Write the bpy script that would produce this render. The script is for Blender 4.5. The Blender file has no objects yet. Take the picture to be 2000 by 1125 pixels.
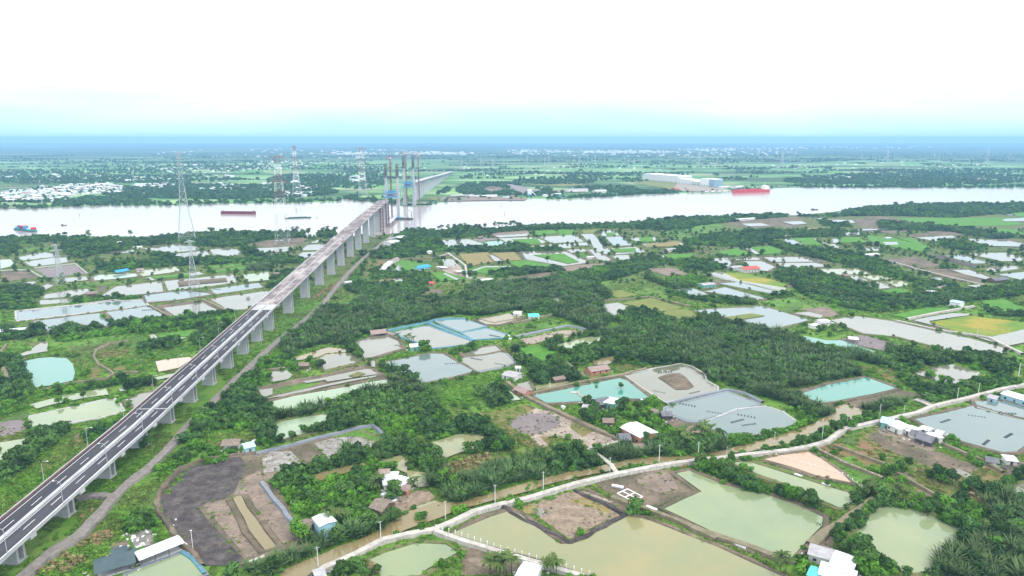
import bpy, math, random
import numpy as np
from mathutils import Vector
random.seed(7); rng = np.random.default_rng(11)
S = bpy.context.scene; COL = S.collection

# ---------------------------------------------------------------- camera
F_PX = 1333.0; HORIZON = 270.0; CAM_H = 150.0
PITCH = math.atan((562.5 - HORIZON) / F_PX)
cam_d = bpy.data.cameras.new('camera'); cam = bpy.data.objects.new('camera', cam_d); COL.objects.link(cam)
cam_d.sensor_width = 36; cam_d.lens = 36 * F_PX / 2000; cam_d.clip_end = 60000; cam_d.clip_start = 1
cam.location = (0, 0, CAM_H); cam.rotation_euler = (math.radians(90) - PITCH, 0, 0); S.camera = cam

# ---------------------------------------------------------------- sky, sun, exposure
SUN_EL, SUN_AZ = 58, 120          # azimuth clockwise from +Y
w = bpy.data.worlds.new('World'); S.world = w; w.use_nodes = True
nt = w.node_tree; nt.nodes.clear()
def nd(nt, t, **k):
    n = nt.nodes.new(t)
    for a, b in k.items(): setattr(n, a, b)
    return n
o_ = nd(nt, 'ShaderNodeOutputWorld'); bg1 = nd(nt, 'ShaderNodeBackground'); bg2 = nd(nt, 'ShaderNodeBackground'); mx = nd(nt, 'ShaderNodeMixShader')
sky = nd(nt, 'ShaderNodeTexSky', sky_type='NISHITA', sun_disc=False, sun_elevation=math.radians(SUN_EL), sun_rotation=math.radians(SUN_AZ), dust_density=2.0, altitude=150)
bg1.inputs[1].default_value = 0.12
tc = nd(nt, 'ShaderNodeTexCoord'); sp = nd(nt, 'ShaderNodeSeparateXYZ')
mp = nd(nt, 'ShaderNodeMapping'); mp.inputs['Scale'].default_value = (1.0, 1.0, 7.0)
no = nd(nt, 'ShaderNodeTexNoise'); no.inputs['Scale'].default_value = 2.2; no.inputs['Detail'].default_value = 6; no.inputs['Roughness'].default_value = 0.55
L = nt.links.new
L(tc.outputs['Generated'], sp.inputs[0]); L(tc.outputs['Generated'], mp.inputs[0]); L(mp.outputs[0], no.inputs['Vector'])
# height (0 horizon .. 1 zenith) nudged by cloud noise
ma = nd(nt, 'ShaderNodeMath', operation='MULTIPLY_ADD'); L(no.outputs[0], ma.inputs[0]); ma.inputs[1].default_value = 0.15
ms = nd(nt, 'ShaderNodeMath', operation='SUBTRACT'); L(sp.outputs[2], ms.inputs[0]); ms.inputs[1].default_value = 0.075
L(ms.outputs[0], ma.inputs[2])
cr = nd(nt, 'ShaderNodeValToRGB'); L(ma.outputs[0], cr.inputs[0])
e = cr.color_ramp.elements
SKYC = [(0.0, (0.50, 0.77, 0.89)), (0.012, (0.56, 0.84, 0.92)), (0.03, (0.65, 0.91, 0.96)), (0.055, (0.78, 0.98, 1.03)), (0.085, (0.98, 1.10, 1.15)), (0.16, (1.15, 1.27, 1.34)), (0.28, (1.75, 1.8, 1.86)), (0.5, (1.8, 1.82, 1.86)), (1.0, (1.35, 1.36, 1.4))]
e[0].position = 0; e[0].color = (*SKYC[0][1], 1); e[1].position = 1; e[1].color = (*SKYC[-1][1], 1)
for p_, c_ in SKYC[1:-1]:
    x_ = e.new(p_); x_.color = (*c_, 1)
L(cr.outputs[0], bg2.inputs[0]); bg2.inputs[1].default_value = 1.0
L(sky.outputs[0], bg1.inputs[0]); mx.inputs[0].default_value = 0.9
L(bg1.outputs[0], mx.inputs[1]); L(bg2.outputs[0], mx.inputs[2]); L(mx.outputs[0], o_.inputs[0])
sd = bpy.data.lights.new('sun', 'SUN'); sd.energy = 1.5; sd.angle = math.radians(10); sd.color = (1, 0.96, 0.9)
sun = bpy.data.objects.new('sun', sd); COL.objects.link(sun); sun.location = (100, -100, 400)
az, el = math.radians(SUN_AZ), math.radians(SUN_EL)
sun.rotation_euler = Vector((math.sin(az) * math.cos(el), math.cos(az) * math.cos(el), math.sin(el))).to_track_quat('Z', 'Y').to_euler()
S.view_settings.view_transform = 'Standard'; S.view_settings.look = 'None'; S.view_settings.gamma = 1
S.view_settings.exposure = 0.5
HAZE_DENSITY = 1.05e-4; HAZE_COLOR = (0.33, 0.65, 1.0)
S.cycles.max_bounces = 6; S.cycles.diffuse_bounces = 2; S.cycles.glossy_bounces = 3; S.cycles.transmission_bounces = 2
S.cycles.volume_bounces = 0; S.cycles.transparent_max_bounces = 4
S.cycles.use_denoising = True

# ---------------------------------------------------------------- from the photograph's pixels to the ground
_c, _s = math.cos(PITCH), math.sin(PITCH)
def G(px, py, z=0.0):
    u = (px - 1000) / F_PX; v = (562.5 - py) / F_PX
    dy, dz = _c + v * _s, -_s + v * _c
    t = (z - CAM_H) / dz
    return (t * u, t * dy, z)
TILE = dict(A=(0, 240, 2.857), B=(650, 240, 2.857), C=(1300, 240, 2.857), D=(0, 600, 4), E=(450, 600, 4), F=(900, 600, 4),
            G=(1300, 600, 2.857), H=(0, 844, 4), I=(450, 844, 4), J=(900, 844, 4), K=(1350, 844, 3.077), P=(0, 0, 1),
            Q=(1400, 390, 3.333), T=(680, 270, 5.624), U=(730, 370, 12.5), V=(860, 350, 6.25), W=(1240, 325, 7.143), X=(300, 280, 5.88), Y=(0, 340, 6.25))
def tp(t, x, y):
    a, b, s = TILE[t]; return (a + x / s, b + y / s)
def pts(t, s, z=0.0):
    out = []
    for q in s.split():
        x, y = q.split(','); out.append(G(*tp(t, float(x), float(y)), z)[:2])
    return np.array(out)

# ---------------------------------------------------------------- materials
MATS = {}
def mat(name, col, rough=0.85, col2=None, scale=0.2, detail=4, bump=0.0, bscale=1.0, spec=0.15, rnd=0.0, metal=0.0, stretch=(1, 1, 1), lo=0.35, hi=0.65, col3=None, scale3=0.03, fine=0.0):
    if name in MATS: return MATS[name]
    m = bpy.data.materials.new(name); m.use_nodes = True; nt = m.node_tree; L = nt.links.new
    b = nt.nodes['Principled BSDF']; b.inputs['Roughness'].default_value = rough; b.inputs['Specular IOR Level'].default_value = spec
    b.inputs['Base Color'].default_value = (*col, 1); b.inputs['Metallic'].default_value = metal
    geo = nd(nt, 'ShaderNodeNewGeometry'); mp = nd(nt, 'ShaderNodeMapping'); mp.inputs['Scale'].default_value = stretch
    L(geo.outputs['Position'], mp.inputs[0]); out = None
    if col2 is not None:
        n = nd(nt, 'ShaderNodeTexNoise'); n.inputs['Scale'].default_value = scale; n.inputs['Detail'].default_value = detail; n.inputs['Roughness'].default_value = 0.65
        L(mp.outputs[0], n.inputs['Vector'])
        r = nd(nt, 'ShaderNodeValToRGB'); r.color_ramp.elements[0].position = lo; r.color_ramp.elements[1].position = hi
        r.color_ramp.elements[0].color = (*col, 1); r.color_ramp.elements[1].color = (*col2, 1)
        L(n.outputs[0], r.inputs[0]); out = r.outputs[0]
        if col3 is not None:
            n3 = nd(nt, 'ShaderNodeTexNoise'); n3.inputs['Scale'].default_value = scale3; n3.inputs['Detail'].default_value = 3
            L(geo.outputs['Position'], n3.inputs['Vector'])
            r3 = nd(nt, 'ShaderNodeValToRGB'); r3.color_ramp.elements[0].position = 0.45; r3.color_ramp.elements[1].position = 0.62
            L(n3.outputs[0], r3.inputs[0]); x = nd(nt, 'ShaderNodeMix', data_type='RGBA'); L(r3.outputs[0], x.inputs['Factor'])
            L(out, x.inputs['A']); x.inputs['B'].default_value = (*col3, 1); out = x.outputs['Result']
    if fine > 0:
        for fs, amt in ((0.16, fine * 0.5), (0.7, fine), (2.6, fine)):
            nf = nd(nt, 'ShaderNodeTexNoise'); nf.inputs['Scale'].default_value = fs; nf.inputs['Detail'].default_value = 6; nf.inputs['Roughness'].default_value = 0.7
            L(geo.outputs['Position'], nf.inputs['Vector']); fr = nd(nt, 'ShaderNodeMapRange'); L(nf.outputs[0], fr.inputs[0]); fr.inputs['From Min'].default_value = 0.3; fr.inputs['From Max'].default_value = 0.7
            fr.inputs['To Min'].default_value = 1 - amt; fr.inputs['To Max'].default_value = 1 + amt * 0.7; vf = nd(nt, 'ShaderNodeVectorMath', operation='SCALE'); L(out, vf.inputs[0]); L(fr.outputs[0], vf.inputs['Scale']); out = vf.outputs[0]
    if rnd > 0:
        oi = nd(nt, 'ShaderNodeObjectInfo'); mr = nd(nt, 'ShaderNodeMapRange'); L(oi.outputs['Random'], mr.inputs[0])
        mr.inputs['To Min'].default_value = 1 - rnd; mr.inputs['To Max'].default_value = 1 + rnd
        vm = nd(nt, 'ShaderNodeVectorMath', operation='SCALE')
        if out is None: vm.inputs[0].default_value = col
        else: L(out, vm.inputs[0])
        L(mr.outputs[0], vm.inputs['Scale']); out = vm.outputs[0]
    if out is not None: L(out, b.inputs['Base Color'])
    if bump > 0:
        n2 = nd(nt, 'ShaderNodeTexNoise'); n2.inputs['Scale'].default_value = bscale; n2.inputs['Detail'].default_value = 5
        L(mp.outputs[0], n2.inputs['Vector']); bp = nd(nt, 'ShaderNodeBump'); bp.inputs['Strength'].default_value = 0.8; bp.inputs['Distance'].default_value = bump
        L(n2.outputs[0], bp.inputs['Height']); L(bp.outputs[0], b.inputs['Normal'])
    MATS[name] = m; return m
def water(name, col, col2=None, rough=0.06, bump=0.02, bscale=0.8, scale=0.03, spec=0.5, ior=1.37):
    m = mat(name, col, rough=rough, col2=col2 or tuple(c * 0.8 for c in col), scale=scale, bump=bump, bscale=bscale, spec=spec, lo=0.3, hi=0.7)
    m.node_tree.nodes['Principled BSDF'].inputs['IOR'].default_value = ior
    return m
def leafy(name, c1, c2, c3, rnd=0.25, scale=0.35):
    m = mat(name, c1, rough=0.6, col2=c2, scale=scale, detail=3, rnd=rnd, spec=0.05, col3=c3, scale3=0.02)
    b = m.node_tree.nodes['Principled BSDF']
    return m
M_WATER = dict(
    w=water('white_pond_water', (0.155, 0.155, 0.115), (0.125, 0.128, 0.085), ior=1.45),
    g=water('pale_green_pond_water', (0.215, 0.25, 0.125), (0.155, 0.21, 0.12)),
    o=water('olive_pond_water', (0.24, 0.215, 0.10), (0.165, 0.20, 0.105)),
    t=water('turquoise_pond_water', (0.055, 0.21, 0.155), (0.07, 0.21, 0.165)),
    s=water('slate_pond_water', (0.095, 0.145, 0.14), (0.125, 0.165, 0.15)),
    b=water('brown_pond_water', (0.19, 0.145, 0.06), (0.17, 0.15, 0.075)),
    p=water('salmon_pond_water', (0.40, 0.28, 0.19), (0.33, 0.23, 0.15)),
    m=water('milky_green_pond_water', (0.23, 0.30, 0.19), (0.19, 0.27, 0.16)))
M_SOIL = dict(
    m=mat('brown_mud', (0.12, 0.094, 0.066), col2=(0.20, 0.16, 0.115), scale=0.15, bump=0.25, bscale=0.5, detail=8, fine=0.32, col3=(0.10, 0.088, 0.058), scale3=0.05),
    k=mat('dark_grey_soil', (0.05, 0.043, 0.043), col2=(0.125, 0.108, 0.10), scale=0.2, bump=0.25, bscale=0.5, detail=8, fine=0.32, lo=0.4, hi=0.7),
    a=mat('mustard_algae', (0.22, 0.185, 0.04), col2=(0.22, 0.175, 0.11), scale=0.4, detail=7, fine=0.25),
    p=mat('pink_dry_mud', (0.25, 0.195, 0.15), col2=(0.155, 0.125, 0.10), scale=0.1, bump=0.15, bscale=0.5, detail=8, fine=0.32),
    l=mat('pale_mauve_mud', (0.15, 0.125, 0.125), col2=(0.20, 0.165, 0.16), scale=0.06, bump=0.1, bscale=1.5, detail=6, fine=0.25, rough=0.6),
    t=mat('tan_soil', (0.30, 0.235, 0.17), col2=(0.17, 0.13, 0.095), scale=0.25, bump=0.4, bscale=0.6, detail=8, fine=0.32),
    s=mat('pale_sand', (0.38, 0.32, 0.26), col2=(0.22, 0.18, 0.145), scale=0.12, bump=0.1, bscale=0.6, detail=8, fine=0.32),
    w=mat('wet_grey_mud', (0.20, 0.18, 0.155), col2=(0.30, 0.29, 0.27), scale=0.25, bump=0.2, bscale=0.7, detail=9, fine=0.35, rough=0.35, lo=0.45, hi=0.6),
    g=mat('short_green_grass', (0.070, 0.185, 0.020), col2=(0.12, 0.23, 0.035), scale=0.15, bump=0.3, bscale=1.5, detail=8, fine=0.32, col3=(0.07, 0.12, 0.03)),
    y=mat('brown_green_grass', (0.17, 0.16, 0.055), col2=(0.10, 0.13, 0.035), scale=0.2, bump=0.3, bscale=1.2, detail=8, fine=0.32, col3=(0.20, 0.13, 0.065), scale3=0.04),
    r=mat('bright_rice', (0.058, 0.185, 0.016), col2=(0.085, 0.22, 0.026), scale=0.08, bump=0.15, bscale=2, detail=8, fine=0.32),
    q=mat('yellow_green_rice', (0.15, 0.21, 0.022), col2=(0.10, 0.20, 0.025), scale=0.05, bump=0.15, bscale=2, detail=7, fine=0.22, col3=(0.28, 0.24, 0.04)),
    o=mat('olive_field', (0.17, 0.19, 0.05), col2=(0.13, 0.16, 0.04), scale=0.08, bump=0.15, bscale=1.5, detail=7, fine=0.22),
    n=mat('stubble_field', (0.24, 0.19, 0.085), col2=(0.18, 0.17, 0.06), scale=0.1, bump=0.15, bscale=1.5, detail=7, fine=0.22))
M_GROUND = mat('green_ground', (0.070, 0.105, 0.028), col2=(0.12, 0.135, 0.045), scale=0.06, bump=0.4, bscale=0.6, detail=8, col3=(0.13, 0.11, 0.06), scale3=0.015)
M_CONC = mat('pale_concrete', (0.46, 0.44, 0.40), col2=(0.30, 0.28, 0.25), scale=0.4, bump=0.02, rough=0.8)
M_PIER = mat('grey_pier_concrete', (0.42, 0.425, 0.43), col2=(0.34, 0.345, 0.35), scale=0.25, bump=0.05, stretch=(1, 1, 3), rough=0.85)
M_DECK = mat('stained_deck_concrete', (0.15, 0.125, 0.125), col2=(0.40, 0.36, 0.34), scale=0.10, bump=0.02, stretch=(1, 0.5, 1), detail=9, lo=0.46, hi=0.66)
M_ASPH = mat('dark_asphalt', (0.034, 0.035, 0.042), col2=(0.056, 0.056, 0.064), scale=0.08, rough=0.8, stretch=(1.5, 0.2, 1))
M_PAINT = mat('white_road_paint', (0.75, 0.76, 0.77), rough=0.6)
M_PARAPET = mat('white_parapet_concrete', (0.46, 0.47, 0.48), col2=(0.32, 0.32, 0.33), scale=0.5, stretch=(1, 0.2, 1))
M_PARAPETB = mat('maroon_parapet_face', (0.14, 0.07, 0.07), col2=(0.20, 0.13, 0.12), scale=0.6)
M_GRAVEL = mat('grey_gravel_track', (0.24, 0.22, 0.20), col2=(0.15, 0.135, 0.12), scale=0.5, bump=0.1, bscale=1.0)
M_DIRT = mat('dirt_track', (0.22, 0.18, 0.13), col2=(0.13, 0.125, 0.07), scale=0.3, bump=0.1)
M_BLUENET = mat('blue_net_liner', (0.045, 0.14, 0.18), col2=(0.09, 0.22, 0.26), scale=0.3, rough=0.4)
M_DARKLINER = mat('dark_plastic_liner', (0.10, 0.115, 0.14), col2=(0.15, 0.165, 0.19), scale=0.4, rough=0.35, spec=0.5)
M_WHITELINER = mat('pale_liner', (0.44, 0.43, 0.42), col2=(0.30, 0.29, 0.28), scale=0.5, rough=0.5)
M_BARK = mat('bark', (0.12, 0.09, 0.065), col2=(0.07, 0.055, 0.04), scale=2)
M_LEAF = dict(
    man=leafy('mangrove_leaf', (0.044, 0.106, 0.024), (0.088, 0.168, 0.036), (0.042, 0.094, 0.028), rnd=0.4),
    bush=leafy('bright_bush_leaf', (0.070, 0.185, 0.018), (0.115, 0.25, 0.030), (0.060, 0.15, 0.022), rnd=0.35),
    nipa=leafy('nipa_palm_leaf', (0.046, 0.104, 0.034), (0.104, 0.165, 0.060), (0.074, 0.115, 0.042), rnd=0.35),
    scrub=leafy('scrub_leaf', (0.072, 0.185, 0.018), (0.13, 0.24, 0.032), (0.13, 0.17, 0.045), rnd=0.35),
    reed=leafy('dry_reed_leaf', (0.25, 0.20, 0.10), (0.17, 0.18, 0.06), (0.28, 0.21, 0.12)),
    far=leafy('distant_tree_leaf', (0.032, 0.090, 0.022), (0.065, 0.140, 0.034), (0.050, 0.115, 0.030), scale=0.08, rnd=0.35),
    coco=leafy('coconut_leaf', (0.055, 0.10, 0.025), (0.10, 0.14, 0.04), (0.06, 0.10, 0.03)))
M_WHITE = mat('white_sheet_roof', (0.66, 0.68, 0.70), col2=(0.52, 0.54, 0.56), scale=0.5, rough=0.5)
M_ROOF = dict(w=M_WHITE, n=mat('dark_net_roof', (0.05, 0.075, 0.085), rough=0.7, col2=(0.07, 0.10, 0.11)), d=mat('dark_grey_roof', (0.10, 0.11, 0.13), col2=(0.17, 0.17, 0.18), scale=0.4),
    t=mat('thatch_roof', (0.24, 0.195, 0.16), col2=(0.15, 0.12, 0.10), scale=0.8, bump=0.1), r=mat('red_roof', (0.45, 0.10, 0.08), col2=(0.32, 0.10, 0.08)),
    p=mat('faded_pink_roof', (0.32, 0.235, 0.21), col2=(0.22, 0.17, 0.155), scale=0.6), b=mat('pale_blue_roof', (0.36, 0.56, 0.66)), c=mat('turquoise_roof', (0.10, 0.50, 0.50)),
    g=mat('grey_sheet_roof', (0.38, 0.38, 0.39), col2=(0.28, 0.27, 0.28), scale=0.5), u=mat('bright_blue_roof', (0.05, 0.28, 0.62)))
M_WALL = dict(w=mat('white_wall', (0.66, 0.66, 0.64), rnd=0.15), b=mat('blue_wall', (0.30, 0.50, 0.58)), t=mat('timber_wall', (0.16, 0.12, 0.09), col2=(0.10, 0.08, 0.06)),
    o=mat('brick_orange_wall', (0.42, 0.20, 0.13)), g=mat('green_sheet_wall', (0.16, 0.38, 0.33)), d=mat('dark_wall', (0.07, 0.07, 0.07)), p=mat('pale_house_wall', (0.50, 0.50, 0.47)))
M_GLASS = mat('dark_window', (0.03, 0.04, 0.05), rough=0.1, spec=0.5)
M_STEEL = mat('galvanised_steel', (0.42, 0.44, 0.46), rough=0.5, metal=0.2)
M_STEELR = mat('red_painted_steel', (0.29, 0.15, 0.14), rough=0.5); M_STEELW = mat('white_painted_steel', (0.75, 0.75, 0.75), rough=0.5)
M_RUST = mat('rusty_steel', (0.14, 0.09, 0.07), col2=(0.22, 0.13, 0.09), scale=1)
M_BLUE = mat('blue_painted_steel', (0.06, 0.24, 0.45), col2=(0.10, 0.32, 0.55), scale=0.5)
M_FORM = mat('grey_climbing_form_steel', (0.13, 0.12, 0.125)); M_PIERF = mat('pale_pier_concrete', (0.52, 0.52, 0.53), col2=(0.42, 0.42, 0.43), scale=0.2)
M_DARK = mat('dark_painted_steel', (0.05, 0.05, 0.055)); M_REDHULL = mat('red_hull_paint', (0.52, 0.06, 0.06), col2=(0.5, 0.04, 0.05), scale=0.1)
M_MAROON = mat('maroon_hull_paint', (0.20, 0.03, 0.045), col2=(0.14, 0.025, 0.035), scale=0.2); M_GREENHULL = mat('green_hull_paint', (0.03, 0.12, 0.09))
M_TEAL = mat('teal_hull_paint', (0.04, 0.28, 0.26)); M_CPOLE = mat('pale_pole_concrete', (0.62, 0.62, 0.6))

# ---------------------------------------------------------------- mesh helpers
class MB:
    def __init__(s): s.v = []; s.f = []
    def add(s, v, f):
        n = len(s.v); s.v += [tuple(p) for p in v]; s.f += [tuple(i + n for i in q) for q in f]; return s
    def box(s, c, d, rz=0.0, taper=1.0):
        x, y, z = d[0] / 2, d[1] / 2, d[2]; cc, ss = math.cos(rz), math.sin(rz); v = []
        for zz, k in ((0, 1), (z, taper)):
            for a, b in ((-x, -y), (x, -y), (x, y), (-x, y)):
                a, b = a * k, b * k; v.append((c[0] + a * cc - b * ss, c[1] + a * ss + b * cc, c[2] + zz))
        return s.add(v, [(3, 2, 1, 0), (4, 5, 6, 7), (0, 1, 5, 4), (1, 2, 6, 5), (2, 3, 7, 6), (3, 0, 4, 7)])
    def bar(s, a, b, r, r2=None, n=4):
        a, b = Vector(a), Vector(b); d = (b - a)
        if d.length < 1e-6: return s
        u = d.orthogonal().normalized(); w_ = d.normalized().cross(u); r2 = r if r2 is None else r2; v = []
        for p, rr in ((a, r), (b, r2)):
            for i in range(n):
                t = 2 * math.pi * i / n + math.pi / 4; v.append(p + u * (rr * math.cos(t)) + w_ * (rr * math.sin(t)))
        f = [(i, (i + 1) % n, n + (i + 1) % n, n + i) for i in range(n)] + [tuple(range(n - 1, -1, -1)), tuple(range(n, 2 * n))]
        return s.add(v, f)
    def build(s, name, m, parent=None, smooth=False):
        me = bpy.data.meshes.new(name); me.from_pydata(s.v, [], s.f); me.update()
        if m: me.materials.append(m)
        if smooth: me.shade_smooth()
        o = bpy.data.objects.new(name, me); COL.objects.link(o)
        if parent: o.parent = parent
        return o
def obj(name, me, parent=None, loc=None):
    o = bpy.data.objects.new(name, me); COL.objects.link(o)
    if parent: o.parent = parent
    if loc is not None: o.location = loc
    return o
def tag(o, label, cat, group=None):
    o['label'] = label; o['category'] = cat
    if group: o['group'] = group
    return o
def thing(name, label, cat, loc=(0, 0, 0), rz=0, group=None):
    o = bpy.data.objects.new(name, None); COL.objects.link(o); o.location = loc; o.rotation_euler = (0, 0, rz); o.empty_display_size = 1
    return tag(o, label, cat, group)
def dup(root, loc, rz=0, scale=1.0, label=None, group=None):
    def cp(o, par):
        c = o.copy(); COL.objects.link(c); c.parent = par
        for ch in list(o.children): cp(ch, c)
        return c
    kids = list(root.children); r = root.copy(); COL.objects.link(r); r.parent = None
    for ch in kids: cp(ch, r)
    r.location = loc; r.rotation_euler = (0, 0, rz); r.scale = (scale,) * 3
    if label: r['label'] = label
    if group: r['group'] = group
    return r
def pip(P, poly):
    x, y = P[:, 0], P[:, 1]; ins = np.zeros(len(P), bool); n = len(poly); j = n - 1
    bb = (x > poly[:, 0].min()) & (x < poly[:, 0].max()) & (y > poly[:, 1].min()) & (y < poly[:, 1].max())
    if not bb.any(): return ins
    x, y = x[bb], y[bb]; r = np.zeros(len(x), bool)
    for i in range(n):
        xi, yi, xj, yj = *poly[i], *poly[j]
        if yi != yj:
            r ^= ((yi > y) != (yj > y)) & (x < (xj - xi) * (y - yi) / (yj - yi) + xi)
        j = i
    ins[bb] = r; return ins
def wobble(poly, amp, step, closed=True):
    out = []; n = len(poly)
    for i in range(n if closed else n - 1):
        a, b = poly[i], poly[(i + 1) % n]; d = b - a; l = float(np.hypot(*d)); k = max(1, int(l / step)); k = min(k, 40)
        nrm = np.array([-d[1], d[0]]) / max(l, 1e-6); ph = random.random() * 6.28; fr = random.uniform(0.7, 1.6)
        for q in range(k):
            t = q / k; off = 0 if q == 0 else amp * (math.sin(ph + fr * t * l / step) * 0.6 + random.uniform(-0.5, 0.5))
            out.append(a + d * t + nrm * off)
    if not closed: out.append(poly[-1])
    return np.array(out)
def strip(path, offs, hts, closed=False):
    n = len(path); v = []; f = []; k = len(offs)
    for i in range(n):
        a = path[(i - 1) % n] if (closed or i > 0) else path[i]; b = path[(i + 1) % n] if (closed or i < n - 1) else path[i]
        d = b - a; l = max(float(np.hypot(*d)), 1e-6); nr = np.array([-d[1], d[0]]) / l
        for o, h in zip(offs, hts): v.append((path[i][0] + nr[0] * o, path[i][1] + nr[1] * o, h))
    for i in range(n if closed else n - 1):
        j = (i + 1) % n
        for q in range(k - 1): f.append((i * k + q, i * k + q + 1, j * k + q + 1, j * k + q))
    return v, f
def area2(p):
    return float(np.sum(p[:, 0] * np.roll(p[:, 1], -1) - np.roll(p[:, 0], -1) * p[:, 1]))

WATERS = []; BARE = []; ROADS = []; ZL = [0.05]
def zl():
    ZL[0] += 0.003; return ZL[0]
def sheet(name, poly, z, m, kind='structure'):
    n = len(poly); me = bpy.data.meshes.new(name)
    idx = list(range(n)) if area2(poly) > 0 else list(range(n - 1, -1, -1))
    me.from_pydata([(p[0], p[1], z) for p in poly], [], [idx]); me.update(); me.materials.append(m)
    o = obj(name, me); o['kind'] = kind; return o
# ---------------------------------------------------------------- ground, river
def big_sheet():
    xs = [-22000, -8000, -2500, -800, 0, 800, 2500, 8000, 22000]; ys = [-600, 0, 400, 900, 1500, 2500, 6000, 12000, 22500]
    v = [(x, y, 0) for y in ys for x in xs]; n = len(xs)
    f = [(j * n + i, j * n + i + 1, (j + 1) * n + i + 1, (j + 1) * n + i) for j in range(len(ys) - 1) for i in range(n - 1)]
    me = bpy.data.meshes.new('ground'); me.from_pydata(v, [], f); return me
gm = big_sheet(); ground = obj('ground', gm); ground['kind'] = 'structure'
# far farmland: voronoi fields with tracks between and dark groves; near: grass and soil
m = bpy.data.materials.new('farmland'); m.use_nodes = True; nt = m.node_tree; L = nt.links.new; b = nt.nodes['Principled BSDF']; b.inputs['Roughness'].default_value = 0.9; b.inputs['Specular IOR Level'].default_value = 0.1
geo = nd(nt, 'ShaderNodeNewGeometry')
def ramp(src, stops, interp='LINEAR'):
    r = nd(nt, 'ShaderNodeValToRGB'); r.color_ramp.interpolation = interp; el = r.color_ramp.elements
    el[0].position = stops[0][0]; el[0].color = (*stops[0][1], 1); el[1].position = stops[-1][0]; el[1].color = (*stops[-1][1], 1)
    for p_, c_ in stops[1:-1]:
        x_ = el.new(p_); x_.color = (*c_, 1)
    L(src, r.inputs[0]); return r.outputs[0]
def mixc(fac, a, b_):
    x = nd(nt, 'ShaderNodeMix', data_type='RGBA'); L(fac, x.inputs['Factor'])
    for s_, q in ((a, 'A'), (b_, 'B')):
        if isinstance(s_, tuple): x.inputs[q].default_value = (*s_, 1)
        else: L(s_, x.inputs[q])
    return x.outputs['Result']
def mapn(scale, rot=0.3):
    mp = nd(nt, 'ShaderNodeMapping'); mp.inputs['Scale'].default_value = scale; mp.inputs['Rotation'].default_value = (0, 0, rot); L(geo.outputs['Position'], mp.inputs[0]); return mp.outputs[0]
vo = nd(nt, 'ShaderNodeTexVoronoi', distance='CHEBYCHEV'); vo.inputs['Scale'].default_value = 1; vo.inputs['Randomness'].default_value = 0.8; L(mapn((1 / 190, 1 / 75, 1)), vo.inputs['Vector'])
sx = nd(nt, 'ShaderNodeSeparateColor'); L(vo.outputs['Color'], sx.inputs[0])
fld = ramp(sx.outputs[0], [(0, (0.07, 0.16, 0.05)), (0.22, (0.12, 0.25, 0.08)), (0.45, (0.16, 0.29, 0.10)), (0.62, (0.23, 0.36, 0.16)), (0.78, (0.09, 0.20, 0.06)), (0.93, (0.24, 0.24, 0.15))], 'CONSTANT')
ve = nd(nt, 'ShaderNodeTexVoronoi', feature='F2', distance='CHEBYCHEV'); 
n1 = nd(nt, 'ShaderNodeTexNoise'); n1.inputs['Scale'].default_value = 1; n1.inputs['Detail'].default_value = 7; n1.inputs['Roughness'].default_value = 0.62; L(mapn((1 / 900, 1 / 330, 1), 0.1), n1.inputs['Vector'])
wood = ramp(n1.outputs[0], [(0.50, (0, 0, 0)), (0.56, (1, 1, 1))])
n2 = nd(nt, 'ShaderNodeTexNoise'); n2.inputs['Scale'].default_value = 0.02; n2.inputs['Detail'].default_value = 5; L(geo.outputs['Position'], n2.inputs['Vector'])
woodc = ramp(n2.outputs[0], [(0.3, (0.028, 0.065, 0.022)), (0.7, (0.06, 0.11, 0.035))])
far = mixc(wood, fld, woodc)
n3 = nd(nt, 'ShaderNodeTexNoise'); n3.inputs['Scale'].default_value = 0.07; n3.inputs['Detail'].default_value = 9; n3.inputs['Roughness'].default_value = 0.65; L(geo.outputs['Position'], n3.inputs['Vector'])
near = ramp(n3.outputs[0], [(0.35, (0.055, 0.135, 0.016)), (0.52, (0.10, 0.20, 0.028)), (0.66, (0.14, 0.18, 0.045)), (0.76, (0.17, 0.14, 0.08))])
spx = nd(nt, 'ShaderNodeSeparateXYZ'); L(geo.outputs['Position'], spx.inputs[0])
mr = nd(nt, 'ShaderNodeMapRange'); mr.inputs['From Min'].default_value = 1350; mr.inputs['From Max'].default_value = 1650; L(spx.outputs[1], mr.inputs[0])
deep = nd(nt, 'ShaderNodeMapRange'); deep.inputs['From Min'].default_value = 4200; deep.inputs['From Max'].default_value = 5600; L(spx.outputs[1], deep.inputs[0])
n5 = nd(nt, 'ShaderNodeTexNoise'); n5.inputs['Scale'].default_value = 1; n5.inputs['Detail'].default_value = 8; L(mapn((1 / 2500, 1 / 1000, 1), 0.0), n5.inputs['Vector'])
deepc = ramp(n5.outputs[0], [(0.40, (0.035, 0.07, 0.03)), (0.56, (0.05, 0.09, 0.035)), (0.62, (0.15, 0.22, 0.09))])
mid = nd(nt, 'ShaderNodeMapRange'); mid.inputs['From Min'].default_value = 560; mid.inputs['From Max'].default_value = 820; L(spx.outputs[1], mid.inputs[0])
midc = ramp(n3.outputs[0], [(0.36, (0.05, 0.095, 0.022)), (0.5, (0.095, 0.125, 0.04)), (0.62, (0.12, 0.11, 0.06)), (0.72, (0.15, 0.12, 0.085))]); near = mixc(mid.outputs[0], near, midc)
L(mixc(mr.outputs[0], near, mixc(deep.outputs[0], far, deepc)), b.inputs['Base Color'])
bp = nd(nt, 'ShaderNodeBump'); bp.inputs['Distance'].default_value = 0.5; bp.inputs['Strength'].default_value = 0.6; L(n3.outputs[0], bp.inputs['Height']); L(bp.outputs[0], b.inputs['Normal'])
gm.materials.append(m)

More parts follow.
